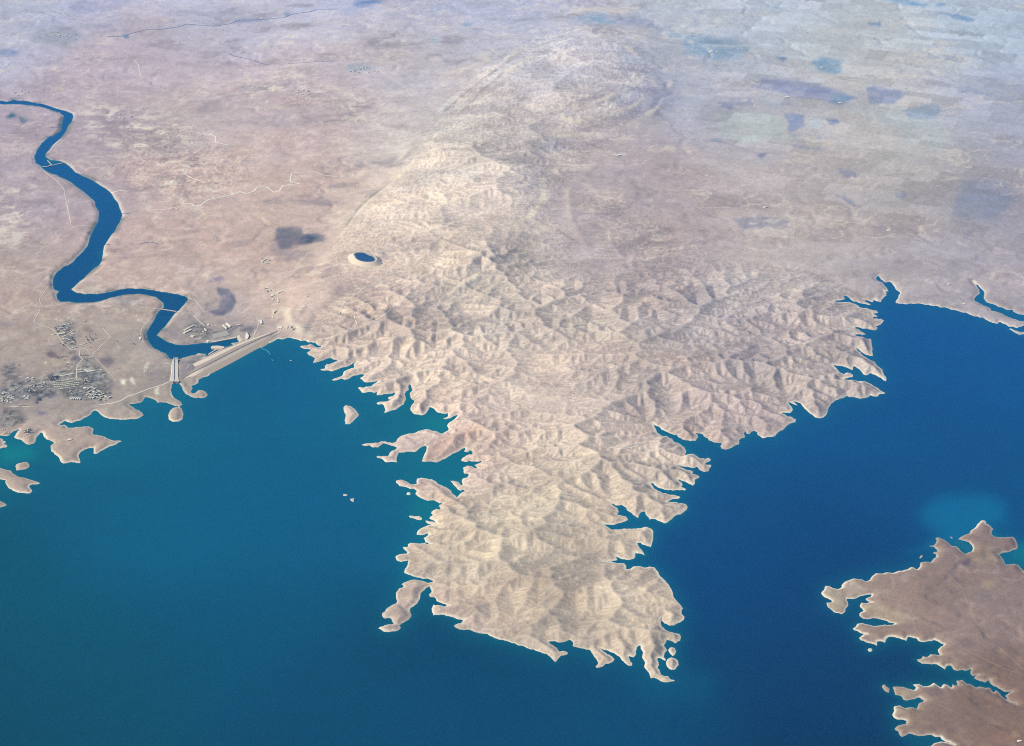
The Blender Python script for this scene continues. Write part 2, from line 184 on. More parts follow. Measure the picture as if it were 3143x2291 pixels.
# patches of ground that differ in themselves (crops, bare soil, groves, spoil): outline, colour, strength, softness
PATCHES = [
 ('W 1790,1490 1900,1482 1960,1490 1970,1530 2030,1520 2120,1545 2100,1590 1980,1590 1850,1620 1790,1570', (104,112,130), .85, 1.5),
 ('W 1960,1545 2000,1530 2050,1560 2030,1590 1970,1600 1930,1585', (66,88,120), .95, .8),
 ('W 1800,1590 1900,1570 1900,1610 1820,1630', (84,96,116), .8, 1.5),
 ('B 1830,235 1900,235 1980,280 2000,350 1960,430 1890,475 1770,440 1850,390 1875,330 1840,280', (102,112,138), .9, 1.0),
 ('W 30,770 80,740 120,765 80,775', (46,110,130), .9, .6), ('W 120,765 190,785 150,808 130,790', (46,104,130), .9, .6),
 ('W 220,875 245,885 235,892', (60,96,120), .8, .6), ('W 330,825 400,830 345,835', (60,80,120), .8, .6),
 ('W 790,235 830,228 845,250 815,258', (90,130,160), .8, .8),
 ('W 160,250 260,215 400,180 480,190 560,260 480,300 320,310 220,280', (140,150,170), .5, 6),
 ('W 0,330 80,325 130,350 60,370 0,370', (120,140,180), .7, 3),
 ('W 600,180 660,160 740,190 640,195', (150,145,175), .6, 3),
 ('W 1500,150 1560,125 1800,130 1600,150', (120,140,180), .7, 2), ('W 1380,165 1450,155 1420,175', (110,140,175), .7, 2),
 ('W 1835,95 1860,82 1890,90 1865,115', (110,135,170), .8, 1),
 ('W 420,30 560,10 860,0 840,20 600,100 520,110', (160,160,196), .5, 4),
 ('X 60,30 120,0 270,10 180,45 100,55', (86,126,190), .85, 3), ('X 0,60 140,40 240,70 100,95 0,100', (140,150,200), .6, 5),
 ('X 730,160 840,150 870,170 800,185', (120,150,190), .7, 3), ('X 830,185 940,210 860,205', (120,122,170), .7, 2),
 ('X 580,60 640,55 650,85 600,90', (140,172,198), .7, 3), ('X 560,255 620,250 640,280 590,290', (150,176,190), .6, 3),
 ('X 1480,150 1600,110 1740,105 1700,150 1900,190 1700,185 1550,165', (120,160,200), .75, 4),
 ('X 1740,150 1900,130 2030,150 2060,190 1900,185', (136,140,190), .7, 4), ('X 2060,190 2230,220 2220,280 2120,250', (120,160,205), .6, 5),
 ('X 20,435 100,420 240,445 180,470 60,480', (150,156,178), .7, 2),
 ('Y 0,230 120,240 330,260 440,310 380,380 200,400 0,350', (128,160,202), 0.78, 4.8),
 ('Y 1290,0 1480,10 1620,40 1580,60 1400,30', (84,140,196), 0.95, 1.8), ('Y 1655,85 1780,95 1910,135 1890,155 1760,125', (104,138,190), 0.95, 1.2),
 ('Y 1640,35 1720,30 1700,55 1650,50', (110,145,195), 0.91, 1.2), ('Y 1210,150 1295,150 1290,182 1215,172', (118,140,180), 0.95, 0.5),
 ('Y 830,410 960,380 1040,410 1040,480 900,470', (118,156,194), 0.78, 3.0), ('Y 600,375 690,390 660,410', (110,130,176), 0.91, 1.2),
 ('Y 440,575 520,520 700,525 900,555 1000,590 1140,640 1030,690 900,650 760,640 600,600', (138,138,184), 0.91, 1.8),
 ('Y 940,600 1040,620 1140,640 1030,690 960,660', (112,142,176), 0.78, 2.4), ('Y 1200,575 1260,565 1480,610 1420,640 1380,680 1220,680', (140,146,186), 0.91, 1.2),
 ('Y 230,665 340,670 335,718 240,705', (142,142,184), 0.91, 0.6), ('Y 300,640 470,640 470,690 350,690', (158,160,190), 0.78, 0.9),
 ('Y 660,745 800,750 800,830 700,860 680,850 690,790', (132,140,184), 0.95, 0.6), ('Y 920,770 1010,780 1030,815 960,815', (130,136,180), 0.95, 0.6),
 ('Y 1430,720 1650,670 1720,720 1640,780 1480,780', (142,158,190), 0.78, 2.4), ('Y 1780,575 1900,580 2050,640 1900,620', (140,150,188), 0.78, 1.8),
 ('Y 480,625 660,650 730,700 600,720 500,690', (176,178,194), 0.65, 1.2), ('Y 220,730 560,735 680,800 690,940 560,900 420,950 240,880', (196,196,190), 0.72, 1.8),
 ('Y 1080,720 1240,690 1420,690 1430,760 1600,790 1750,860 1700,1000 1500,930 1300,820', (190,190,194), 0.72, 1.8),
 ('Y 820,730 1020,710 1030,770 830,760', (198,192,196), 0.78, 0.6), ('Y 820,770 920,775 910,850 830,840', (184,188,202), 0.78, 0.6),
 ('Y 700,870 790,890 790,930 720,930', (160,166,182), 0.78, 0.6), ('Y 820,880 910,895 900,920 830,905', (150,156,182), 0.78, 0.6), ('Y 700,940 940,975 930,990 720,960', (156,158,184), 0.78, 0.6),
 ('Y 1020,1100 1140,1110 1150,1150 1070,1170 1020,1130', (132,130,168), 0.91, 1.2), ('Y 980,1260 1080,1300 1140,1350 1060,1320', (132,126,160), 0.91, 1.2),
 ('Y 480,1010 560,1000 520,1040', (132,126,158), 0.91, 1.2), ('Y 340,1430 500,1415 700,1440 680,1490 400,1500', (138,130,152), 0.85, 2.4),
 ('Y 190,910 260,905 250,935 200,930', (130,160,178), 0.78, 1.2), ('Y 1820,1180 2100,1180 2200,1300 2000,1450 1750,1400', (138,138,170), 0.72, 7.2),
 ('Y 1380,1250 1470,1265 1440,1300 1390,1290', (132,130,160), 0.78, 1.2), ('Y 1840,1080 1870,1090 1850,1120', (120,140,150), 0.78, 1.2),
 ('X 1740,670 1850,650 2100,560 2220,640 2100,740 1900,760', (152,146,186), .55, 8), ('X 1260,970 1400,930 1480,980 1300,1010', (152,144,172), .5, 6),
 ('X 1780,1000 1820,1020 1800,1035', (110,112,150), .8, 1), ('X 1870,1610 1910,1615 1890,1640', (104,120,140), .7, 2),
 # town ground, groves and fields by the dam
 ('Q 0,440 120,400 300,430 380,560 330,640 380,720 200,760 0,800', (130,124,138), .6, 4),
 ('Q 790,600 920,570 1080,620 920,670 820,660', (72,92,122), .8, 1.5), ('Q 760,870 920,860 960,910 860,960 780,930', (82,92,136), .8, 1.5),
 ('Q 880,590 1200,560 1550,520 1750,500 1780,600 1600,720 1500,640 1200,600', (100,112,128), .7, 2.5),
 ('Q 1560,560 1770,480 1790,600 1950,780 1850,860 1640,720', (122,116,132), .6, 3),
 ('Q 900,660 1280,610 1330,760 1150,820 930,800', (170,176,172), .6, 2), ('Q 1150,770 1480,700 1900,850 1850,960 1480,980 1180,980', (120,126,140), .6, 3),
 ('Q 0,780 400,620 800,680 820,860 560,960 300,1010 0,1050', (124,126,138), .6, 4),
 ('Q 590,1010 680,930 800,880 700,1000 600,1060', (78,92,118), .7, 1.5), ('Q 480,1140 620,1180 830,1220 720,1265 620,1230', (92,100,138), .75, 1.5),
 ('Q 1200,270 1300,240 1390,290 1280,350 1220,310', (88,98,132), .8, 1.5), ('Q 1130,200 1290,150 1310,190 1170,230', (92,104,116), .7, 1.2),
 ('Q 760,190 950,200 1000,290 880,300 790,260', (124,112,122), .75, 1.2), ('Q 1680,290 1800,250 1940,340 1890,420 1780,430', (130,128,142), .75, 1.5),
 ('Q 0,1150 300,1140 480,1250 300,1380 0,1500', (136,134,142), .55, 5), ('Q 390,1490 520,1480 550,1530 450,1570 400,1540', (96,104,106), .7, 1.2),
 ('Q 1330,390 1520,290 1600,300 1560,350 1380,410', (176,182,176), .7, 1.5), ('Q 920,560 1240,540 1220,560 980,585', (200,206,196), .7, 1),
 ('Q 1300,530 1560,520 1740,480 1720,510 1500,545', (196,200,188), .7, 1), ('Q 1310,470 1440,460 1430,510 1330,510', (196,200,188), .6, 1),
 ('M 330,300 800,200 850,300 620,460 400,460', (150,150,144), .5, 2), ('M 300,520 420,500 480,640 380,660 300,600', (200,192,172), .8, 1), ('M 140,580 300,560 330,660 180,660', (184,172,156), .6, 2),
 ('M 440,470 640,460 650,500 470,520', (196,188,172), .8, .7), ('M 680,560 860,500 960,900 820,910 640,700', (150,152,146), .6, 2),
 ('M 0,1330 400,1240 700,1180 700,1260 300,1330', (182,174,150), .6, 3), ('M 1080,960 1300,980 1200,1090 1060,1080', (172,168,146), .6, 2),
 ('S 1400,830 1470,820 1455,900 1420,890', (250,248,232), 1.0, .5), ('S 1510,800 1545,800 1575,900 1540,880', (250,248,236), 1.0, .5), ('S 1790,930 1850,900 1830,960 1870,990 1800,995', (238,232,216), .95, .5),
 ('S 1670,740 1690,650 1740,630 1710,680 1690,740', (232,226,212), .9, .5), ('S 410,140 520,110 640,95 560,130 440,160', (206,190,168), .6, 1.5),
 ('S 900,40 1040,0 1060,30 960,80', (150,134,140), .5, 3), ('S 930,230 1100,250 1060,280 970,270', (140,128,134), .6, 2),
 ('S 1140,570 1300,560 1330,620 1240,690 1160,640', (126,120,134), .65, 2), ('S 2130,880 2165,870 2170,905 2140,908', (112,112,140), .8, .8),
 ('T 620,640 1100,400 1420,380 1440,470 1300,520 1000,640 700,760 620,740', (186,188,178), .7, 1.5), ('T 920,810 1000,770 1110,800 980,880', (208,198,184), .8, .8),
 ('T 1700,740 2200,620 2270,680 2270,820 1780,940', (166,168,172), .7, .8), ('T 2040,430 2100,440 2240,560 2150,570', (216,212,198), .8, .6),
 ('R 1280,290 1420,250 1560,230 1680,260 1720,310 1640,360 1560,330 1480,300 1400,330', (90,104,124), .8, 1.2), ('R 920,610 990,605 1060,625 1000,650 920,640', (226,222,204), .9, .7),
 ('R 1130,520 1200,505 1290,515 1230,540 1140,540', (200,184,178), .7, .8), ('R 1100,40 1400,0 1350,60 1260,100 1150,80', (110,108,136), .7, 1.5),
 ('R 980,470 1130,455 1470,400 1480,380 1450,375 1100,440', (206,200,192), .7, .8),
 ('P 1300,450 1420,450 1590,620 1600,740 1480,730 1440,640', (134,134,150), .7, 1), ('P 550,400 600,380 700,640 950,740 1250,720 1340,640 1270,480 1240,600 1000,640 740,580 640,420', (214,202,184), .7, 1.5),
 ('C 480,210 560,180 620,180 520,220', (134,124,142), .7, 3), ('C 590,360 650,290 710,290 660,350', (140,128,142), .7, 3), ('C 270,420 340,400 300,440', (146,132,140), .6, 2), ('C 330,470 410,400 390,470 340,510', (148,136,144), .6, 3),
 ('B 1730,190 1870,140 1890,160 1840,195', (112,104,146), .7, 1.5), ('A 1850,810 1930,790 1900,840', (140,130,160), .6, 2), ('A 1040,1560 1090,1530 1060,1560', (130,124,140), .6, 1),
 ('B 940,320 1040,300 1160,290 1260,330 1200,380 1050,370', (136,136,146), .6, 2), ('B 930,330 1100,345 1180,375 1000,372', (196,192,188), .6, 1.5), ('B 390,790 430,770 500,830 420,840', (120,110,122), .6, 1.5),
 ('R 600,1000 870,890 960,975 900,1040 760,1020 680,1000', (190, 178, 170), .8, .8), ('R 670,720 900,640 1040,700 930,850 870,930 700,980', (150, 144, 150), .75, 1), ('R 200,880 420,740 590,760 580,990 300,1060', (160, 154, 154), .6, 2), ('R 420,330 700,120 1000,180 1130,300 980,480 760,490', (160, 152, 158), .7, 2),
 # iron red soil and yellow stubble
 ('D 985,95 1100,60 1300,30 1360,80 1250,150 1130,230 960,325 830,320 860,200', (206,174,160), .55, 4), ('D 740,510 800,500 800,560 770,570', (206,174,158), .8, 1.5), ('E 820,520 900,520 850,560', (206,176,158), .7, 1.5),
 ('J 1800,740 1900,740 1930,800 1850,840 1780,800', (176,162,136), .5, 4), ('J 1590,580 1640,540 1695,530 1660,600 1640,625', (104,96,122), .7, 1.5), ('J 1700,440 1860,400 1960,500 1900,620 1700,560', (160,148,130), .4, 4),
 ('J 440,775 560,720 680,860 540,905 500,890', (190,176,164), .6, 2), ('J 250,840 330,790 500,900 480,1030 420,1050 300,960', (190,178,162), .6, 2), ('J 620,1000 760,960 1000,1040 1160,1110 1000,1150 700,1100', (184,172,156), .6, 3),
 ('K 1190,1100 1420,1090 1430,1180 1300,1190 1200,1160', (122,108,116), .5, 2), ('K 1560,680 1640,610 1800,700 1640,720', (116,104,116), .5, 2), ('K 950,1080 1160,1110 1170,1190 1050,1200', (180,168,150), .6, 2),
 ('K 950,1270 1100,1290 1090,1400 950,1360', (172,160,144), .6, 2), ('K 1930,1460 2203,1500 2203,1652 1800,1652', (140,110,98), .5, 6), ('K 2070,1530 2130,1520 2160,1570 2100,1590', (176,150,130), .6, 2),
]
# long thin ribs of bare rock, faint tracks and ditches on the land: line, colour, half width in metres, strength
LINES = [
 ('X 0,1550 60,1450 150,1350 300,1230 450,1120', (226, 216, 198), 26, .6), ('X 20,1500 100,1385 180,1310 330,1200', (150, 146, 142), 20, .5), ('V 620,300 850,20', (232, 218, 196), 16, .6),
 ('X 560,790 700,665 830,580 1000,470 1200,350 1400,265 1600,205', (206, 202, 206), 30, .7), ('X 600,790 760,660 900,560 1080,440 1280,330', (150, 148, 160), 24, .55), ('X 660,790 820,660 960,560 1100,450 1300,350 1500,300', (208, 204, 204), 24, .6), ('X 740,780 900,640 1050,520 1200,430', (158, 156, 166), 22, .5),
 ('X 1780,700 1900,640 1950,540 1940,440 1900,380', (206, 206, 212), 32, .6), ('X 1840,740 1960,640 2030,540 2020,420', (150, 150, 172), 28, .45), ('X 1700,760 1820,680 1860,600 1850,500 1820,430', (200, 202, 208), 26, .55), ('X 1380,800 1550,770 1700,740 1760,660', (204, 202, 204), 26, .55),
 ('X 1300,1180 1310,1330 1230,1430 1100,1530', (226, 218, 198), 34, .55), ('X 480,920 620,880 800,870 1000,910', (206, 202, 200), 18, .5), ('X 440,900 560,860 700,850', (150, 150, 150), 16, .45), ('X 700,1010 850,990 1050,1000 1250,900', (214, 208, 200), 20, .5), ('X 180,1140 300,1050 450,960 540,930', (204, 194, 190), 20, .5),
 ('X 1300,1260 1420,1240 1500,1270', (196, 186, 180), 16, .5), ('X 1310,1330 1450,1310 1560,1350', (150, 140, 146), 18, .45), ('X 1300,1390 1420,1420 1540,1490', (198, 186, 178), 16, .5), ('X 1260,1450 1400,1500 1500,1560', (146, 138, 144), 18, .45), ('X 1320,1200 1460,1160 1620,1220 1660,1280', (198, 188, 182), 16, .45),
 ('X 900,200 1000,240 1180,310', (206, 200, 206), 26, .5), ('X 0,470 200,480 540,410 700,340', (206, 200, 204), 20, .4), ('X 250,470 420,580 600,640', (214, 204, 200), 24, .4), ('X 0,970 180,975 300,960', (222, 212, 206), 9, .5),
 ('W 560,640 900,600 1300,640 1700,560 2000,500', (204, 198, 204), 24, .4), ('W 1300,640 1500,600 1700,590', (206, 200, 204), 16, .4), ('W 1290,1040 1400,1110 1500,1180 1560,1230', (214, 206, 202), 10, .4), ('W 0,100 250,60 350,90', (150, 146, 170), 20, .5), ('W 0,350 200,345 330,330', (150, 146, 176), 18, .4), ('W 480,170 560,150 700,80 840,10', (196, 190, 206), 26, .4),
 ('Y 0,80 300,75 470,70', (150, 152, 190), 30, .5), ('Y 90,580 250,590 480,590 700,650', (150, 150, 186), 18, .4), ('Y 0,910 260,930 480,1000 640,1010', (150, 144, 170), 18, .4), ('Y 80,1360 200,1420 300,1450', (140, 132, 150), 14, .4), ('Y 210,1290 380,1320 560,1330', (146, 138, 150), 14, .4), ('Y 1480,1520 1560,1600 1700,1652', (190, 182, 190), 12, .4), ('Y 700,1050 870,1105', (126, 136, 152), 14, .5), ('Y 1470,1160 1700,1170', (150, 148, 176), 16, .4), ('Y 1300,1480 1420,1510 1440,1500', (146, 136, 150), 12, .4),
 ('B 1220,870 1235,900 1215,950 1230,955', (216, 208, 196), 7, .7), ('B 1300,930 1340,870 1450,865', (200, 190, 182), 7, .6), ('B 1380,985 1420,920 1400,900', (196, 188, 180), 6, .6), ('N 1050,840 1180,640 1420,460', (222, 216, 204), 6, .8), ('N 1320,550 1440,480', (232, 228, 218), 9, .9), ('N 1340,1130 1400,1040 1380,990 1270,920', (196, 188, 182), 6, .6), ('S 860,465 930,600 960,575', (120, 118, 128), 8, .6), ('Q 1010,265 1120,250 1200,240 1330,230 1480,232', (84, 90, 92), 6, .8), ('Q 600,1040 640,980 690,940 820,890', (76, 90, 108), 9, .8), ('Q 840,1165 960,1135', (104, 100, 104), 6, .7), ('Q 0,60 60,10', (130, 118, 112), 8, .5),
 ('B 0,700 60,670 160,590 250,560', (148, 132, 124), 10, .5), ('B 40,730 150,640 250,600', (150, 134, 124), 9, .4), ('T 720,500 900,430 1180,370 1300,340 1420,400 1460,470', (104, 104, 108), 5, .7), ('T 760,720 1060,630', (100, 100, 100), 5, .7), ('O 0,560 300,530 560,470 700,440', (110, 110, 116), 4, .6),
]

# ------------------------------------------------------------------ the sheet the land is modelled on (denser where the photo looks)
def axis(lo, a, b, hi, step, n_out):
    inner = np.arange(a, b + step, step)
    e = (np.linspace(0, 1, n_out + 1)[1:])**2.2
    return np.concatenate([(a - (a - lo)*e)[::-1], inner, inner[-1] + (hi - inner[-1])*e])
UA = axis(-3400, -40, 3183, 6500, 3.0, 26)
VA = axis(-1750, -30, 2321, 6000, 3.0, 26)
NU, NV = len(UA), len(VA)
UU, VV = np.meshgrid(UA, VA)

def raster(poly):
    m = np.zeros((NV, NU + 1), np.int32)
    p = poly; q = np.roll(poly, -1, 0)
    for (x0, y0), (x1, y1) in zip(p, q):
        if y0 == y1: continue
        if y0 > y1: x0, y0, x1, y1 = x1, y1, x0, y0
        j0, j1 = np.searchsorted(VA, y0), np.searchsorted(VA, y1)
        if j1 <= j0: continue
        jj = np.arange(j0, j1)
        xc = x0 + (VA[jj] - y0)*(x1 - x0)/(y1 - y0)
        np.add.at(m, (jj, np.searchsorted(UA, xc)), 1)
    return (np.cumsum(m, 1)[:, :NU] % 2).astype(bool)
def blur(a, r, n=2):
    r = max(1, int(round(r)))
    for _ in range(n):
        for ax in (0, 1):
            k = a.shape[ax]
            c = np.cumsum(np.concatenate([np.zeros_like(a.take([0], ax)), a], ax), ax)
            i = np.arange(k)
            hi = np.minimum(i + r + 1, k); lo = np.maximum(i - r, 0)
            d = (hi - lo).astype(float)
            a = (c.take(hi, ax) - c.take(lo, ax))/(d[:, None] if ax == 0 else d[None, :])
    return a
rng = np.random.default_rng(11)
def ragged(poly, step=7.0, amp=0.13):
    """the small bays and points between two traced points"""
    pts = [tuple(p) for p in poly]
    for _ in range(3):
        out = []
        for i in range(len(pts)):
            a, b = pts[i], pts[(i + 1) % len(pts)]
            out.append(a)
            L = math.hypot(b[0]-a[0], b[1]-a[1])
            if step < L < 70:
                k = amp*L*float(rng.normal())*0.6
                out.append(((a[0]+b[0])/2 - (b[1]-a[1])/L*k, (a[1]+b[1])/2 + (b[0]-a[0])/L*k*0.8))
        pts = out
    return np.array(pts)

# broad level of the ground: the valley below the dam lies 60 m under the lake
RIM = trace('Z -3600,1235 0,1235 330,1232 480,1195 536,1176 556,1160 574,1122 598,1138 640,1140 720,1104 842,1042 872,1022 905,960 935,850 960,700 1010,500 1060,300 1110,0 1110,-1900')
def side_dist(poly, u, v):
    best = np.full(u.shape, 1e9); sgn = np.zeros(u.shape)
    for (x0, y0), (x1, y1) in zip(poly[:-1], poly[1:]):
        dx, dy = x1-x0, y1-y0; L2 = dx*dx + dy*dy
        t = np.clip(((u-x0)*dx + (v-y0)*dy)/L2, 0, 1)
        d = np.hypot(u-x0-t*dx, v-y0-t*dy)
        s = np.where(dx*(v-y0) - dy*(u-x0) < 0, 1.0, -1.0)
        k = d < best - 1e-9
        sgn = np.where(k, s, sgn); best = np.where(k, d, best)
    return best*sgn
coarse = side_dist(RIM, UU[::4, ::4], VV[::4, ::4])
iu = np.interp(UA, UA[::4], np.arange(len(UA[::4]))); iv = np.interp(VA, VA[::4], np.arange(len(VA[::4])))
def bilin(a, fi, fj):
    i0 = np.clip(fi.astype(int), 0, a.shape[1]-2); j0 = np.clip(fj.astype(int), 0, a.shape[0]-2)
    ti = np.clip(fi - i0, 0, 1); tj = np.clip(fj - j0, 0, 1)
    return (a[j0, i0]*(1-ti) + a[j0, i0+1]*ti)*(1-tj) + (a[j0+1, i0]*(1-ti) + a[j0+1, i0+1]*ti)*tj
FI, FJ = np.meshgrid(iu, iv)
RIMD = bilin(np.abs(coarse), FI, FJ)*np.where(raster(np.vstack([RIM, [(-3600, -1900)]])), 1.0, -1.0)
RIVER_Z = -60.0
wid = 46 + 30*smooth(600, 560, UU) + 80*smooth(480, 330, UU) + 420*smooth(1010, 820, VV)
ZB = RIVER_Z*smooth(0, 1, RIMD/wid)
river_poly = ragged(RIVER, 9, 0.06)
m_river = raster(river_poly)
rw = blur(m_river.astype(float), 4)
ZB = ZB + (RIVER_Z - ZB)*smooth(0.0, 0.35, rw)
PX, PY = ground(UU, VV, ZB)

main_poly = ragged(MAINLAND); far_poly = ragged(FAR_SHORE)
island_polys = [ragged(trace(t), 8, 0.08) for _, t in ISLANDS]
m_main = raster(main_poly); m_far = raster(far_poly)
m_isl = [raster(p) for p in island_polys]
m_land = m_main | m_far
for m in m_isl: m_land |= m

CAP = 160.0
def edge_dist(polys, zlev, R=15):
    D = np.full((NV, NU), CAP)
    for poly in polys:
        q = np.roll(poly, -1, 0)
        ax_, ay_ = ground(poly[:, 0], poly[:, 1], zlev); bx_, by_ = ground(q[:, 0], q[:, 1], zlev)
        for k in range(len(poly)):
            (u0, v0), (u1, v1) = poly[k], q[k]
            if max(u0, u1) < -60 or min(u0, u1) > 3203 or max(v0, v1) < -50 or min(v0, v1) > 2340: continue
            i0 = max(np.searchsorted(UA, min(u0, u1)) - R, 0); i1 = np.searchsorted(UA, max(u0, u1)) + R
            j0 = max(np.searchsorted(VA, min(v0, v1)) - R, 0); j1 = np.searchsorted(VA, max(v0, v1)) + R
            x = PX[j0:j1, i0:i1]; y = PY[j0:j1, i0:i1]
            dx, dy = bx_[k]-ax_[k], by_[k]-ay_[k]
            t = np.clip(((x-ax_[k])*dx + (y-ay_[k])*dy)/(dx*dx+dy*dy+1e-9), 0, 1)
            d = np.hypot(x-ax_[k]-t*dx, y-ay_[k]-t*dy)
            np.minimum(D[j0:j1, i0:i1], d, out=D[j0:j1, i0:i1])
    return D
def line_dist(P, half):
    """0..1 closeness to an open line on the ground, half a width either side"""
    out = np.zeros((NV, NU)); gx, gy = ground(P[:, 0], P[:, 1], 0.0)
    for k in range(len(P)-1):
        (u0, v0), (u1, v1) = P[k], P[k+1]
        i0 = max(np.searchsorted(UA, min(u0, u1)) - 8, 0); i1 = np.searchsorted(UA, max(u0, u1)) + 8
        j0 = max(np.searchsorted(VA, min(v0, v1)) - 8, 0); j1 = np.searchsorted(VA, max(v0, v1)) + 8
        x = PX[j0:j1, i0:i1]; y = PY[j0:j1, i0:i1]; dx, dy = gx[k+1]-gx[k], gy[k+1]-gy[k]
        t = np.clip(((x-gx[k])*dx + (y-gy[k])*dy)/(dx*dx+dy*dy+1e-9), 0, 1)
        d = np.hypot(x-gx[k]-t*dx, y-gy[k]-t*dy)
        np.maximum(out[j0:j1, i0:i1], smooth(half*1.6, half*0.5, d), out=out[j0:j1, i0:i1])
    return out
D_lake = edge_dist([main_poly, far_poly] + island_polys, 0.0)
SD = np.where(m_land, D_lake, -D_lake)                       # metres inside (+) the land
D_riv = edge_dist([river_poly], RIVER_Z)
SR = np.where(m_river, -D_riv, D_riv)

# ------------------------------------------------------------------ noise on the ground plane
TAB = {}
def vnoise(x, y, seed):
    if seed not in TAB: TAB[seed] = (np.random.default_rng(seed).random(1 << 20, dtype=np.float32)*2 - 1)
    T = TAB[seed]
    x = np.asarray(x, np.float64); y = np.asarray(y, np.float64)
    xf = np.floor(x); yf = np.floor(y)
    fx = (x - xf).astype(np.float32); fy = (y - yf).astype(np.float32)
    xi = xf.astype(np.int32) & 1023; yi = (yf.astype(np.int32) & 1023) << 10
    x1 = (xi + 1) & 1023; y1 = (yi + 1024) & 0xfffff
    fx = fx*fx*fx*(fx*(fx*6-15)+10); fy = fy*fy*fy*(fy*(fy*6-15)+10)
    a = T[yi + xi]; b = T[yi + x1]; c = T[y1 + xi]; d = T[y1 + x1]
    a = a + (b-a)*fx; c = c + (d-c)*fx
    return a + (c-a)*fy
def fbm(x, y, size, octaves, seed, gain=0.5):
    s = np.zeros(np.shape(x), np.float32); a = 1.0; f = 1.0/size; tot = 0
    for o in range(octaves):
        s += a*vnoise(x*f*(0.8 if o % 2 else 1) + o*17.3, y*f + o*9.1, seed + o)
        tot += a; a *= gain; f *= 2.03
    return s/tot

# ------------------------------------------------------------------ how rugged each part of the land is (target relief, metres)
RUGGED = [
 ('o 690,760 760,700 870,640 960,600 1050,560 1130,560 1200,600 1330,640 1480,620 1640,612 1780,625 1860,660 1950,720 1990,860 1800,930 1600,1000 1590,1080 1530,1160 1480,1220 1540,1400 1520,1520 1300,1520 1000,1400 880,1300 930,1100 1000,1000 880,920 760,850', 185, 14),
 ('o 1440,640 1640,612 1790,625 1880,665 1960,720 1990,860 1800,930 1640,990 1500,930 1430,800', 110, 10),
 ('o 720,640 760,560 840,480 930,400 1000,250 1100,150 1260,80 1400,100 1440,200 1380,280 1260,340 1210,420 1230,520 1330,620 1150,640 950,650', 75, 28),
 ('o 240,280 420,250 500,330 620,330 560,420 420,460 300,440 250,380', 36, 14),
 ('o 1200,380 1400,420 1560,520 1760,600 1560,640 1330,640', 30, 18),
]
AMP = np.full((NV, NU), 9.0)
for t, a, s in RUGGED:
    w = blur(raster(trace(t)).astype(float), s)
    AMP = np.maximum(AMP, a*w)

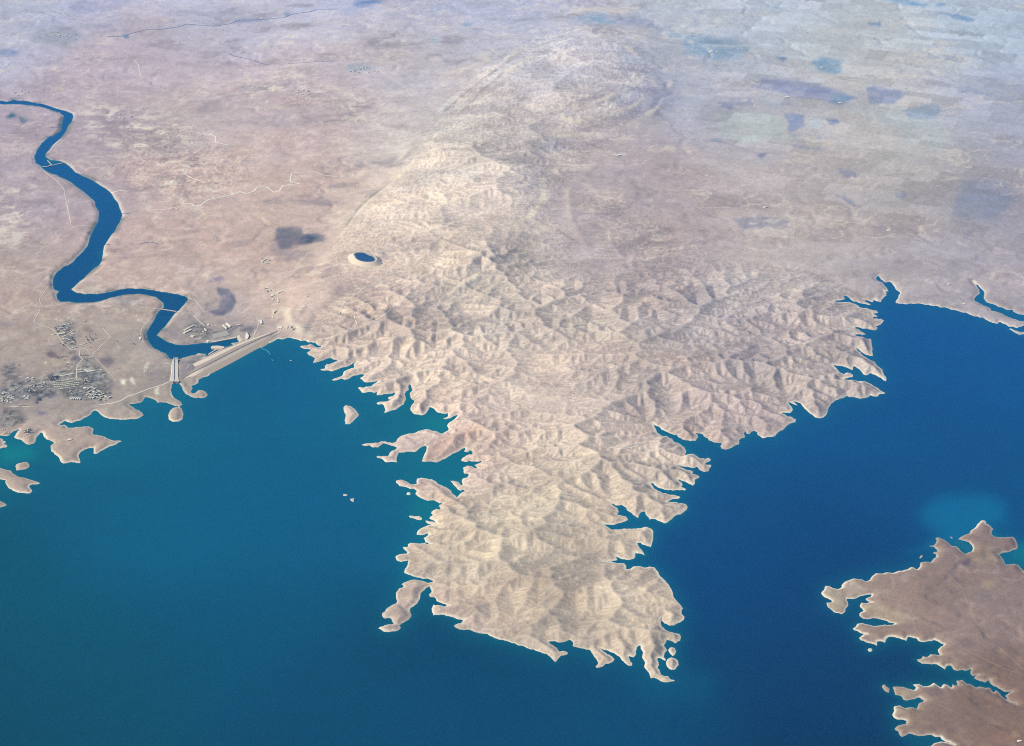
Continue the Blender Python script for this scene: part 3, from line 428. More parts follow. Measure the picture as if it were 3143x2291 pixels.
# ------------------------------------------------------------------ rivers carve the hills: stream erosion on a level grid
def regrid_lookup(x, y):
    u, v = pixel(x, y, 0.0)
    return np.clip(np.searchsorted(UA, u), 0, NU-1), np.clip(np.searchsorted(VA, v), 0, NV-1)
LX0, LX1, LY0, LY1 = -5400.0, 5200.0, 15000.0, 35500.0
def carve(dx, z0, iters, kf, diff):
    xs = np.arange(LX0, LX1, dx); ys = np.arange(LY0, LY1, dx)
    X, Y = np.meshgrid(xs, ys); ny, nx = X.shape
    i, j = regrid_lookup(X, Y)
    up = AMP[j, i]/100.0
    lake = (SD[j, i] <= 0) | (SR[j, i] <= 0)
    base = 7.0 + 6*fbm(X, Y, 2600, 3, 5)
    fixed = lake | (up < 0.16)
    fixed[0] = fixed[-1] = True; fixed[:, 0] = fixed[:, -1] = True
    fz = np.where(lake, 0.0, base)
    ero = np.exp(0.7*fbm(X, Y, 700, 4, 31))
    warp = up*np.exp(0.55*fbm(X, Y, 1500, 3, 77))
    if z0 is None:
        z = fz + up*25*(1 + 0.9*fbm(X, Y, 900, 6, 3))
    else:
        ozx, ozy, oz = z0
        z = bilin(oz, np.interp(X, ozx, np.arange(len(ozx))), np.interp(Y, ozy, np.arange(len(ozy)))) + up*3.0*fbm(X, Y, dx*3, 3, 8)
    z[fixed] = fz[fixed]
    n = nx*ny
    idx = np.arange(n).reshape(ny, nx)
    offs = [(-1,-1),(-1,0),(-1,1),(0,-1),(0,1),(1,-1),(1,0),(1,1)]
    dts = [dx*math.hypot(a, b) for a, b in offs]
    jit = 1.0 + 0.06*rng.random((8, 1, 1))
    A = None
    for it in range(iters):
        best = np.zeros((ny, nx)); rec = idx.copy(); dist = np.full((ny, nx), dx)
        for k, (a, b) in enumerate(offs):
            ys0, ys1 = max(0, -a), ny - max(0, a); xs0, xs1 = max(0, -b), nx - max(0, b)
            s = (z[ys0:ys1, xs0:xs1] - z[ys0+a:ys1+a, xs0+b:xs1+b])/dts[k]
            B = best[ys0:ys1, xs0:xs1]
            g = s > B
            B[g] = s[g]
            rec[ys0:ys1, xs0:xs1][g] = idx[ys0+a:ys1+a, xs0+b:xs1+b][g]
            dist[ys0:ys1, xs0:xs1][g] = dts[k]
        rec[fixed] = idx[fixed]
        r = rec.ravel().copy(); rr = r.copy()
        lev = (r != np.arange(n)).astype(np.int32)
        for _ in range(12):
            lev = lev + lev[rr]; rr = rr[rr]
        order = np.argsort(lev, kind='stable')
        cuts = np.searchsorted(lev[order], np.arange(lev.max() + 2))
        A = np.full(n, dx*dx)
        for L in range(len(cuts)-2, 0, -1):
            nodes = order[cuts[L]:cuts[L+1]]
            np.add.at(A, r[nodes], A[nodes])
        F = (kf*(ero.ravel())*A**0.45/dist.ravel())
        zf = z.ravel() + (warp*6.0).ravel()
        zf[fixed.ravel()] = fz.ravel()[fixed.ravel()]
        for L in range(1, len(cuts)-1):
            nodes = order[cuts[L]:cuts[L+1]]
            zf[nodes] = (zf[nodes] + F[nodes]*zf[r[nodes]])/(1 + F[nodes])
        z = zf.reshape(ny, nx)
        lap = np.zeros_like(z)
        lap[1:-1, 1:-1] = z[:-2, 1:-1] + z[2:, 1:-1] + z[1:-1, :-2] + z[1:-1, 2:] - 4*z[1:-1, 1:-1]
        z = z + diff*lap
        z[fixed] = fz[fixed]
    return xs, ys, z, A.reshape(ny, nx)
xs, ys, z, A = carve(56.0, None, 90, 0.20, 0.01)
xs, ys, z, A = carve(27.0, (xs, ys, z), 24, 0.20, 0.012)
xs, ys, z, A = carve(12.5, (xs, ys, z), 11, 0.20, 0.03)
zs = z.copy()
for _ in range(14):
    zs[1:-1, 1:-1] += 0.22*(zs[:-2, 1:-1] + zs[2:, 1:-1] + zs[1:-1, :-2] + zs[1:-1, 2:] - 4*zs[1:-1, 1:-1])
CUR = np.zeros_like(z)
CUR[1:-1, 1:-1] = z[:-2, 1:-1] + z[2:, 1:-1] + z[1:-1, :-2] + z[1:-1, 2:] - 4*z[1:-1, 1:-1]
FX = np.interp(PX, xs, np.arange(len(xs))); FY = np.interp(PY, ys, np.arange(len(ys)))
inside = (PX > LX0) & (PX < LX1) & (PY > LY0) & (PY < LY1)
zw = np.maximum(z - 0.42*blur(z, 26, 2), 0.40*z); zs = np.maximum(zs - 0.42*blur(z, 26, 2), 0.40*zs)
worn = 0.16 + 0.40*smooth(1400, 1750, VV)                      # the low end of the peninsula is worn round
HL = np.where(inside, bilin(zw, FX, FY)*(1-worn) + bilin(zs, FX, FY)*worn, 9.0)
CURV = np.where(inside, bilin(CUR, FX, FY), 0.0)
WASH = np.where(inside, bilin(np.log10(A), FX, FY), 3.0)
hill = smooth(12, 30, AMP)
LEM_P99 = float(np.percentile(z, 99.5))
HL = HL*min(3.0, 128.0/LEM_P99)
HL = HL/(1 + np.maximum(HL, 0)/330.0)
print('relief', LEM_P99)

plain = 9 + 7*fbm(PX, PY, 3000, 4, 51) + 3.0*fbm(PX, PY, 420, 4, 52)
gul = np.abs(fbm(PX + 160*fbm(PX, PY, 700, 2, 9), PY, 650, 4, 61))
plain = plain + 9*smooth(0.0, 0.22, gul)*smooth(0.35, -0.1, fbm(PX, PY, 4200, 2, 64))
plain = plain + smooth(1500, 1650, VV)*smooth(2350, 2500, UU)*(7*fbm(PX, PY, 700, 5, 66, 0.6) + 9*smooth(0.02, 0.2, np.abs(fbm(PX, PY, 520, 4, 67))))
HT = np.where(inside, HL*hill + plain*(1-hill), plain)
# upfolded beds: two long whalebacks whose layers crop out as curved parallel ribs round their flanks
FOLDS = [('X 560,780 720,660 830,570 1000,450 1200,320 1400,240 1600,190 1800,190 1960,260 2080,360 2120,480 2020,620 1880,720 1700,780 1450,800 1200,790 950,800 740,800', 150, 5, 26),
         ('o 610,700 700,590 800,480 880,400 940,330 1010,290 1100,300 1180,370 1215,440 1200,500 1130,560 1080,640 980,700 820,700 700,760', 95, 4, 24)]
STRATA = np.zeros((NV, NU)); FOLDW = np.zeros((NV, NU))
for t, hgt, nb, sp in FOLDS:
    m = blur(raster(trace(t)).astype(float), sp, 3)
    w = smooth(0.06, 0.22, m)*smooth(0.97, 0.70, m)
    ph = m*nb + 0.55*fbm(PX, PY, 1600, 3, 211) + 0.22*fbm(PX, PY, 300, 3, 212)
    rib = np.abs((ph % 1.0) - 0.35)
    STRATA = STRATA + w*(smooth(0.30, 0.0, rib))*smooth(-0.15, 0.35, fbm(PX, PY, 1400, 3, 213))*(0.6 + 0.9*fbm(PX, PY, 250, 3, 214))
    HT = HT + hgt*smooth(0.05, 1.0, m)
    FOLDW = np.maximum(FOLDW, m)
HT = HT + 13.0*STRATA
# the ring dyke stands on a levelled shoulder of the hill
BASIN_Z = 60.0
for _ in range(6):
    bx, by = ground(BASIN[:, 0], BASIN[:, 1], BASIN_Z)
    bcx, bcy = bx.mean(), by.mean()
    near = np.hypot(PX-bcx, PY-bcy) < 330
    BASIN_Z = 0.5*BASIN_Z + 0.5*float((ZB + HT)[near].mean())
print('basin level', BASIN_Z)
HT = HT + (BASIN_Z - 2 - HT)*smooth(560, 290, np.hypot(PX-bcx, (PY-bcy)*0.9))
# beaches: the land rises out of the lake and out of the river
low = smooth(60, 10, np.abs(RIMD))*smooth(900, 860, UU)*smooth(400, 480, UU)   # the dam site
HT = HT*(1 - 0.8*low)
def beach(h, sd, slope, run):
    w = smooth(0, run, sd)
    return np.where(sd > 0, np.minimum(h, 400)*w + sd*slope*(1-w), sd*0.3)
near_lake = ZB > -20
HT = np.where(near_lake, beach(HT, SD, 0.16, 90), HT)
HT = np.where(SR < CAP, beach(np.minimum(HT, 4 + np.maximum(SR, 0)*0.35), SR, 0.2, 60), HT)
HT = np.where((SD <= -CAP), -30, HT)
ZT = ZB + HT
micro = 1.3*fbm(PX, PY, 70, 3, 71)*smooth(5, 60, SD)*smooth(5, 60, SR)
ZT = ZT + micro*(0.5 + 1.2*hill)

def look(a, u, v):
    fi = np.interp(np.atleast_1d(u), UA, np.arange(NU)); fj = np.interp(np.atleast_1d(v), VA, np.arange(NV))
    return float(bilin(a, fi, fj)[0])
def height(x, y, zb=0.0):
    for _ in range(3):
        u0, v0 = pixel(x, y, zb)
        zb = look(ZB, u0, v0)
    return look(ZT, u0, v0)
def at(u, v, dz=0.0):
    """the point (x, y, z) of the modelled ground under a traced pixel"""
    z_ = look(ZT, u, v); zb = look(ZB, u, v)
    for _ in range(7):
        x, y = ground(u, v, z_)
        z_ = 0.4*z_ + 0.6*height(float(x), float(y), zb)
    x, y = ground(u, v, z_)
    return float(x), float(y), height(float(x), float(y), zb) + dz
# ------------------------------------------------------------------ colours of the ground (as the photo shows them, taken back near reflectance; some haze, shade and vignette stay in)
def lin(c):
    c = np.asarray(c, float)/255.0
    return np.where(c <= 0.04045, c/12.92, ((c + 0.055)/1.055)**2.4)
LIGHT = np.array([1.47, 1.50, 1.68])                     # what a white level field reflects at this exposure
AIR = np.array([0.095, 0.325, 0.80])                       # colour of a very deep layer of air
def reflect(c_lin, dist, least=0.004):
    T = np.exp(-HAZE_DENSITY*dist)[..., None]
    return np.clip((c_lin - AIR*(1-T))/(LIGHT*T), least, 0.8)
LAND_COLOURS = [(100,60,178,184,212),(800,40,182,186,214),(1500,60,178,184,214),(2300,80,184,194,220),(3000,100,174,188,218),  # the far rows keep some of the haze's blue as soil colour
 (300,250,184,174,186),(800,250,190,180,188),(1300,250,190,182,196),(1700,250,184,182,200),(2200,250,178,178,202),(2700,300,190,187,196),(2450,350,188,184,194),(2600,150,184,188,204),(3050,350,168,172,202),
 (100,450,172,166,180),(200,600,178,168,172),(600,450,190,180,178),(600,600,190,174,170),(1000,420,190,178,178),(1000,600,196,180,170),(1350,600,222,208,186),(1280,500,214,202,184),(1450,450,208,198,186),(1560,600,222,208,188),(1500,700,214,200,180),(1450,300,198,192,198),(1640,420,196,190,192),(1730,620,172,162,168),(1750,450,188,178,182),  # the ridge's right flank carries its shaded side as a darker tone
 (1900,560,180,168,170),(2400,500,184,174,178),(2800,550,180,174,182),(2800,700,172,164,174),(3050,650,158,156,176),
 (100,900,172,158,156),(450,850,188,170,160),(800,650,200,180,164),(800,850,194,176,164),(1150,720,216,198,172),(1000,930,184,168,158),(1150,900,182,166,156),(1400,950,206,190,166),(1500,800,206,190,168),(1700,950,198,184,164),
 (1850,800,186,172,168),(2000,750,180,168,168),(2500,820,178,168,170),(3000,850,164,158,172),(2900,950,166,158,168),
 (100,1020,178,160,146),(150,1200,156,148,148),(300,1120,164,152,148),(400,1050,176,162,150),(450,1180,176,164,148),(560,1080,158,150,152),(650,1010,164,156,156),(450,1270,172,158,152),
 (1250,1150,200,184,164),(1600,1250,206,188,166),(2000,1200,184,172,162),(2350,1000,172,164,162),(2500,1150,170,160,164),(2700,1000,172,162,166),(2200,1300,182,166,162),
 (1650,1500,206,192,164),(2000,1450,190,176,156),(1400,1380,206,180,162),(1500,1700,204,188,158),(1800,1750,188,174,152),(1700,1950,188,174,150),(2000,2000,190,176,152),(1300,1900,180,164,150),
 (250,1400,168,152,144),(50,1480,176,156,146),
 (2800,1800,150,134,130),(3000,1750,144,130,130),(2650,1850,166,152,142),(2800,2000,148,130,124),(3000,2200,132,112,104),(2750,2150,146,132,122),(3050,1650,146,130,130)]  # lower right: brown soil with vignette darkening painted in
LP = np.array(LAND_COLOURS, float)
grey = LP[:, 2:].mean(1, keepdims=True)
LP[:, 2:] = (grey + (LP[:, 2:] - grey)*np.where((LP[:, 1:2] > 480) & (LP[:, 0:1] > 1050), 0.68, 0.80))*np.where(LP[:, 1:2] > 1600, np.where(LP[:, 0:1] > 2500, 1.00, 1.07), np.where(LP[:, 1:2] > 800, 1.05, 1.0))
HI_ = (LP[:, 1] > 480) & (LP[:, 0] > 1050) & (LP[:, 0] < 2450)
LP[:, 2] += np.where((LP[:, 0] > 2500) & (LP[:, 1] > 1600), 5, 0) + np.where((LP[:, 0] < 1100) & (LP[:, 1] > 150) & (LP[:, 1] < 950), 1, 0) + np.where(HI_, 2, 0) + np.where((LP[:, 0] < 1100) & (LP[:, 1] < 1000), 1, 0); LP[:, 4] += np.where(HI_, 5, 0); LP[:, 2] += 1; LP[:, 3] -= np.where(LP[:, 1] > 300, 1, 0)
LP[:, 3] -= np.where((LP[:, 0] < 1150) & (LP[:, 1] > 200) & (LP[:, 1] < 900), 3, 0)
LP[:, 3] += np.where((LP[:, 0] > 2100) & (LP[:, 1] < 600), 3, 0)
WATER_COLOURS = [(2950,1100,0,94,168),(2600,1300,0,90,158),(2900,1450,0,88,152),(2500,1650,0,76,138),(2480,2000,0,72,128),(2450,2250,0,64,112),(600,1250,0,112,160),(350,1330,0,112,150),(900,1150,0,108,160),(400,1600,0,97,144),(650,1600,0,97,148),
 (900,1500,0,100,152),(100,1750,0,92,128),(300,2050,0,88,124),(700,1900,0,90,134),(1000,2200,0,82,126),(1500,2150,0,80,126),(2000,2220,0,82,130),(2300,1700,0,80,142),(2200,1450,0,92,156),(1350,1330,0,112,150),(2790,2130,0,70,118),(50,2250,0,82,116),  # darker towards the bottom: lens vignette put into the water colour
 (200,380,0,100,172),(250,650,0,100,166),(250,850,0,90,152),(520,1000,0,90,150),(600,1080,0,92,150)]
WP = np.array(WATER_COLOURS, float)
WP[:, 3] *= 0.95; WP[:, 4] *= 0.90
def from_points(P, sig):
    uu, vv = np.clip(UU[::4, ::4], -150, 3300), np.clip(VV[::4, ::4], -120, 2400)
    acc = np.zeros(uu.shape + (3,)); tot = np.zeros(uu.shape)
    for p in P:
        d2 = (uu-p[0])**2 + ((vv-p[1])*1.35)**2
        w = np.exp(-d2/(2*sig*sig)) + 2e-3/(1 + d2/(sig*sig))**2
        acc += w[..., None]*lin(p[2:]); tot += w
    acc /= tot[..., None]
    return np.stack([bilin(acc[..., k], FI, FJ) for k in range(3)], -1)
BASE = from_points(LP, 130.0)
def mix(c, col, w):
    return c + (np.asarray(col) - c)*w[..., None]
def patches(lo_, hi_):
  global BASE
  for t, col, st, soft in PATCHES[lo_:hi_]:
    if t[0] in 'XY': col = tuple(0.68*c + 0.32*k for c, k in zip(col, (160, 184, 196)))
    p = ragged(trace(t), 9, 0.10)
    w = blur(raster(p).astype(float), max(1, soft*0.45), 1 if soft <= 1.2 else 2)*min(1.0, st*1.15)
    BASE = mix(BASE, lin(col), np.clip(w*(0.82 + 0.25*vnoise(PX/130, PY/130, 91)), 0, 1))
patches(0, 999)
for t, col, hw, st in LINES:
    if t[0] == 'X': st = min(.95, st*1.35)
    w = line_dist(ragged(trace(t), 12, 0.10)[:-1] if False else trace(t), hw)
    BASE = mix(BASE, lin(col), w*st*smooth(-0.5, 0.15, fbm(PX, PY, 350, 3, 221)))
# far farmland: strips of stubble and fallow, laid out along the ground
ang = math.radians(-21)
fx = PX*math.cos(ang) + PY*math.sin(ang); fy = -PX*math.sin(ang) + PY*math.cos(ang)
fx = fx + 190*fbm(PX, PY, 2200, 3, 401); fy = fy + 240*fbm(PX, PY, 2200, 3, 402)
def hash2(a, b, s):
    n = (a.astype(np.int64)*374761393 + b.astype(np.int64)*668265263 + s*974711) & 0xffffffff
    n = ((n ^ (n >> 13))*1274126177) & 0xffffffff
    return ((n ^ (n >> 16)) & 0xffff)/65535.0
rowh = 440.0
row = np.floor(fy/rowh)
wcell = 260 + 420*hash2(row, row*0, 3)
colm = np.floor(fx/wcell + 7*hash2(row, row*0, 5))
sub = np.floor((fy/rowh - row)*(1 + np.floor(1.6*hash2(row, colm, 6))))
val = hash2(row*7 + sub, colm, 8)
farm = smooth(1900, 2300, UU)*smooth(900, 560, VV - 0.1*(UU-2000)) * smooth(20, 8, AMP)
farm = np.maximum(farm, 0.55*smooth(900, 500, UU)*smooth(420, 300, VV))
farm = np.maximum(farm, 0.4*smooth(600, 300, UU)*smooth(300, 500, VV)*smooth(1000, 800, VV))
fcol = (val - 0.5)
dark = (hash2(colm*5 + sub, row, 12) > 0.9)*1.0
BASE = BASE*(1 + farm*(0.24*fcol - 0.12*dark))[..., None]
# mottling of soil
n1 = fbm(PX, PY*0.7, 1500, 4, 101); n2 = fbm(PX, PY*0.8, 300, 4, 102, 0.6); n3 = fbm(PX, PY, 60, 3, 103, 0.7)
n4 = fbm(PX + 300*n1, PY, 800, 4, 104); n5 = fbm(PX, PY, 2200, 3, 105)
st1 = fbm(PX*0.55 + PY*0.35, PY*1.5 - PX*0.3, 900, 5, 107, 0.6)
plainw = (1 - 0.6*hill)*(1 - 0.65*farm)
BASE = BASE*(1 + 0.13*n1*(1-.5*farm) + 0.13*n2*(1-.6*farm) + 0.11*n3 + 0.13*st1*plainw)[..., None]
BASE = BASE*(1 + np.stack([0.04*n4, -0.01*n4, -0.05*n4 + 0.04*n5], -1))
n6 = fbm(PX, PY, 140, 4, 161, 0.75)
BASE = BASE*(1 + 0.16*n6*plainw*smooth(1300, 900, VV))[..., None]
BASE = mix(BASE, lin((222, 212, 204)), 0.5*smooth(0.12, 0.35, st1)*smooth(0.1, 0.4, n6)*plainw*smooth(1250, 1000, VV))
BASE = mix(BASE, lin((140, 134, 150)), 0.45*smooth(0.10, 0.32, -st1)*smooth(0.0, 0.35, -n2)*plainw*smooth(1250, 1000, VV))
# gardens, trees and yards of the town, too small to tell apart from here
TOWN = np.zeros((NV, NU))
for t in ['Q 0,760 420,620 800,560 1100,460 1300,330 1560,330 1760,470 1800,620 1960,830 1900,980 1450,1010 1180,1020 940,900 700,930 560,1040 0,1070', 'M 330,300 800,200 870,330 870,480 970,800 900,920 640,860 480,700 400,480', 'Q 0,1120 300,1120 470,1240 330,1440 0,1520', 'Q 0,420 160,400 330,440 380,560 330,680 0,760', 'Q 0,560 200,520 420,600 300,800 0,860', 'S 1640,300 1700,330 1720,420 1660,400', 'B 1540,560 1700,520 1800,600 2000,580 2100,640 1760,690 1560,640']:
    TOWN = np.maximum(TOWN, smooth(0.25, 0.75, blur(raster(trace(t)).astype(float), 7) + 0.45*n2))
n7 = fbm(PX, PY, 55, 3, 163, 0.8)
BASE = mix(BASE, lin((112, 117, 124)), 0.50*TOWN)
BASE = mix(BASE, lin((58, 72, 80)), 0.66*TOWN*smooth(0.05, 0.40, n7))
BASE = mix(BASE, lin((190, 192, 186)), 0.50*TOWN*smooth(0.12, 0.45, -n7))
BAD = np.zeros((NV, NU))
for t in ['W 480,640 900,700 1150,800 1330,900 1250,1000 1000,1020 700,1000 560,900', 'W 950,1050 1350,1020 1550,1150 1300,1330 1000,1300 800,1230', 'W 1750,430 2060,470 2224,600 2224,700 1900,640 1600,620', 'W 0,1200 250,1150 300,1400 150,1652 0,1652', 'X 0,560 350,700 560,780 300,900 0,860']:
    BAD = np.maximum(BAD, blur(raster(trace(t)).astype(float), 14))
n8 = fbm(PX + 90*n2, PY, 190, 4, 171, 0.7)
BASE = mix(BASE, lin((228, 222, 214)), 0.75*BAD*smooth(0.10, 0.38, n8))
BASE = mix(BASE, lin((136, 132, 146)), 0.5*BAD*smooth(0.12, 0.4, -n8))
# thin pale and dark scratches: gullies, tracks, bare edges on the plains
rid = 1 - np.abs(fbm(PX + 120*n2, PY + 120*n4, 520, 4, 111))*9
BASE = mix(BASE, lin((224, 214, 204)), 0.42*smooth(0.35, 1.0, rid)*smooth(-0.10, 0.20, n4)*(0.3 + 0.7*smooth(900, 300, np.abs(VV-500))))
spot = fbm(PX, PY, 45, 2, 121)
BASE = mix(BASE, lin((120, 108, 112)), 0.35*smooth(1700, 1500, VV)*smooth(0.50, 0.75, spot)*smooth(0.0, 0.3, n2))
BASE = mix(BASE, lin((232, 224, 210)), 0.40*smooth(1700, 1500, VV)*smooth(0.52, 0.75, -spot)*smooth(0.0, 0.3, n4))
# gravel beds of the washes among the hills
wash = smooth(4.75, 5.7, WASH)*hill*inside
BASE = mix(BASE, BASE*np.array([1.45, 1.42, 1.38]), 0.85*wash)
scrub = smooth(-0.02, 0.28, fbm(PX, PY, 420, 4, 131, 0.5))*hill
BASE = mix(BASE, BASE*np.array([0.66, 0.67, 0.72]), 0.48*scrub)
bare = smooth(0.05, 0.35, fbm(PX, PY, 360, 4, 133, 0.5))*hill
BASE = mix(BASE, BASE*np.array([1.30, 1.28, 1.20]), 0.55*bare)
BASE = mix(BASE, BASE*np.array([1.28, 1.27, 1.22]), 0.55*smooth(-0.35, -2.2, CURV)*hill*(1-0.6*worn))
BASE = mix(BASE, BASE*0.72, 0.45*smooth(0.5, 2.5, CURV)*hill*(1-wash)*(1-0.6*worn))  # shade of the gully hollows painted into the ground colour
BASE = mix(BASE, lin((226, 216, 200)), 0.6*np.clip(STRATA, 0, 1))
BASE = BASE*(1 + 0.10*smooth(0.15, 0.8, FOLDW))[..., None]
# the bared drawdown belt along the lake, and river margins
bw = 16 + 12*fbm(PX, PY, 260, 3, 141)
belt = smooth(1.9, 0.5, SD/bw)*(SD < CAP*0.95)*near_lake
BASE = mix(BASE, lin((238, 228, 214)), np.clip(0.74*belt*(0.40 + 0.75*smooth(-0.30, 0.25, fbm(PX, PY, 420, 3, 143))), 0, 1))
BASE = mix(BASE, lin((168, 150, 136)), 0.5*smooth(0.25, 0.0, np.abs(SD/bw - 2.4)/4)*near_lake*(SD < CAP*0.95)*0.5)
bn = fbm(PX, PY, 320, 3, 145)
BASE = mix(BASE, lin((214, 208, 200)), 0.7*smooth(34, 6, SR)*(SR > 0)*smooth(0.0, 0.3, bn))
BASE = mix(BASE, lin((92, 112, 112)), 0.7*smooth(90, 10, SR)*(SR > 0)*smooth(-0.05, -0.3, bn))
DIST = np.sqrt(PX**2 + PY**2 + (ALT-ZT)**2)
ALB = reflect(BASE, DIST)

# water: deep blue, greener and lighter where it is shallow or carries silt
shal = np.exp(-np.maximum(-SD, 0)/28.0)
wide = blur(m_land.astype(float), 14, 2)
WAT = from_points(WP, 190.0)
WAT = mix(WAT, lin((0, 128, 150)), 0.30*np.clip(wide*1.6, 0, 1)*smooth(2450, 2150, UU) + 0.25*np.clip(wide*1.6, 0, 1)*smooth(2150, 2450, UU))
WAT = mix(WAT, lin((30, 134, 150)), 0.26*shal*smooth(-0.35, 0.45, fbm(PX, PY, 700, 3, 157)))
for t, col, st, soft in [('o 2035,1130 2080,1100 2160,1092 2215,1105 2230,1150 2180,1160 2110,1195 2060,1170 2040,1150', (30,114,162), .7, 5), ('o 2240,1210 2290,1190 2290,1260 2235,1240', (20,120,140), .8, 4),
    ('J 1000,470 1200,420 1330,330 1560,250 1700,230 1560,330 1350,400 1150,470', (10,112,160), .5, 3), ('J 1480,370 1560,330 1700,390 1690,450 1640,470 1580,400', (40,110,140), .8, 1),
    ('o 60,1120 300,1080 620,1100 700,1200 420,1290 150,1250', (0,104,142), .4, 30), ('o 0,990 60,985 90,1010 0,1030', (0,140,150), .6, 4),
    ('o 1380,1490 1560,1480 1600,1540 1450,1560', (0,98,136), .4, 10), ('K 1030,1570 1200,1555 1390,1570 1330,1630 1100,1652', (0,98,126), .6, 4),
    ('D 780,660 930,700 880,800 800,830 700,700', (0,128,140), .5, 5), ('C 1290,1380 1500,1300 1640,1330 1540,1460 1400,1420', (0,134,150), .5, 4)]:
    WAT = mix(WAT, lin(col), blur(raster(trace(t)).astype(float), soft, 3)*st)
WAT = WAT*(1 + 0.05*fbm(PX, PY, 900, 4, 151) + 0.03*fbm(PX, PY, 120, 3, 152))[..., None]
DISTW = np.sqrt(PX**2 + PY**2 + ALT**2)
WALB = reflect(WAT, DISTW, 0.0)
RIVC = from_points(WP, 190.0)
RIVC = mix(RIVC, lin((30, 140, 150)), 0.6*smooth(-14, 0, SR) + 0.0*SR)
for t in ['U 690,590 860,690 1060,770 1260,870 1060,900 900,960 740,820 660,700', 'B 865,0 890,60 820,90 740,120 700,160 800,62', 'A 830,1540 865,1600 840,1652']:
    RIVC = mix(RIVC, lin((40, 124, 136)), 0.6*blur(raster(trace(t)).astype(float), 2, 2))
RALB = reflect(RIVC, DISTW, 0.0)

# ------------------------------------------------------------------ materials
def new_mat(name):
    m = bpy.data.materials.new(name); m.use_nodes = True
    return m, m.node_tree, m.node_tree.nodes['Principled BSDF']
def ground_material(name):
    m, nt, b = new_mat(name)
    a = nt.nodes.new('ShaderNodeAttribute'); a.attribute_name = 'soil'
    tc = nt.nodes.new('ShaderNodeTexCoord')
    n1_ = nt.nodes.new('ShaderNodeTexNoise'); n1_.inputs['Scale'].default_value = 1/26.0; n1_.inputs['Detail'].default_value = 4; n1_.inputs['Roughness'].default_value = 0.7
    n2_ = nt.nodes.new('ShaderNodeTexNoise'); n2_.inputs['Scale'].default_value = 1/110.0; n2_.inputs['Detail'].default_value = 5; n2_.inputs['Roughness'].default_value = 0.62
    for n in (n1_, n2_): nt.links.new(tc.outputs['Object'], n.inputs['Vector'])
    r1 = nt.nodes.new('ShaderNodeMapRange'); r1.inputs[1].default_value = 0.25; r1.inputs[2].default_value = 0.75; r1.inputs[3].default_value = 0.84; r1.inputs[4].default_value = 1.16
    nt.links.new(n1_.outputs[0], r1.inputs[0])
    mx = nt.nodes.new('ShaderNodeMix'); mx.data_type = 'RGBA'; mx.blend_type = 'MULTIPLY'; mx.inputs[0].default_value = 1.0
    nt.links.new(a.outputs['Color'], mx.inputs[6]); nt.links.new(r1.outputs[0], mx.inputs[7])
    nt.links.new(mx.outputs[2], b.inputs['Base Color'])
    bp = nt.nodes.new('ShaderNodeBump'); bp.inputs['Strength'].default_value = 1.0; bp.inputs['Distance'].default_value = 9.0
    nt.links.new(n2_.outputs[0], bp.inputs['Height']); nt.links.new(bp.outputs[0], b.inputs['Normal'])
    b.inputs['Roughness'].default_value = 0.95; b.inputs['Specular IOR Level'].default_value = 0.15
    return m
def water_material(name):
    m, nt, b = new_mat(name)
    a = nt.nodes.new('ShaderNodeAttribute'); a.attribute_name = 'soil'
    tc = nt.nodes.new('ShaderNodeTexCoord')
    n = nt.nodes.new('ShaderNodeTexNoise'); n.inputs['Scale'].default_value = 1/18.0; n.inputs['Detail'].default_value = 4; n.inputs['Roughness'].default_value = 0.7
    nt.links.new(tc.outputs['Object'], n.inputs['Vector'])
    r = nt.nodes.new('ShaderNodeMapRange'); r.inputs[1].default_value = 0.25; r.inputs[2].default_value = 0.75; r.inputs[3].default_value = 0.90; r.inputs[4].default_value = 1.10
    nt.links.new(n.outputs[0], r.inputs[0])
    mx = nt.nodes.new('ShaderNodeMix'); mx.data_type = 'RGBA'; mx.blend_type = 'MULTIPLY'; mx.inputs[0].default_value = 1.0
    nt.links.new(a.outputs['Color'], mx.inputs[6]); nt.links.new(r.outputs[0], mx.inputs[7])
    nt.links.new(mx.outputs[2], b.inputs['Base Color'])
    bp = nt.nodes.new('ShaderNodeBump'); bp.inputs['Strength'].default_value = 0.35; bp.inputs['Distance'].default_value = 0.6
    nt.links.new(n.outputs[0], bp.inputs['Height']); nt.links.new(bp.outputs[0], b.inputs['Normal'])
    b.inputs['Roughness'].default_value = 0.22; b.inputs['IOR'].default_value = 1.33
    b.inputs['Specular IOR Level'].default_value = 0.05
    return m
def plain_material(name, col, var=0.12, size=9.0, rough=0.85):
    """solid matter with a mottled, weathered surface; col as seen in the photo"""
    m, nt, b = new_mat(name)
    alb = np.clip((lin(col) - AIR*0.10)/(LIGHT*0.86), 0.01, 0.85)
    tc = nt.nodes.new('ShaderNodeTexCoord')
    n = nt.nodes.new('ShaderNodeTexNoise'); n.inputs['Scale'].default_value = 1.0/size; n.inputs['Detail'].default_value = 4
    nt.links.new(tc.outputs['Object'], n.inputs['Vector'])
    rp = nt.nodes.new('ShaderNodeValToRGB')
    rp.color_ramp.elements[0].position = 0.3; rp.color_ramp.elements[1].position = 0.7
    rp.color_ramp.elements[0].color = (*np.clip(alb*(1-var), 0, 1), 1); rp.color_ramp.elements[1].color = (*np.clip(alb*(1+var), 0, 1), 1)
    nt.links.new(n.outputs[0], rp.inputs[0]); nt.links.new(rp.outputs[0], b.inputs['Base Color'])
    b.inputs['Roughness'].default_value = rough; b.inputs['Specular IOR Level'].default_value = 0.25
    return m
M_GROUND = ground_material('dry_soil'); M_WATER = water_material('lake_water')

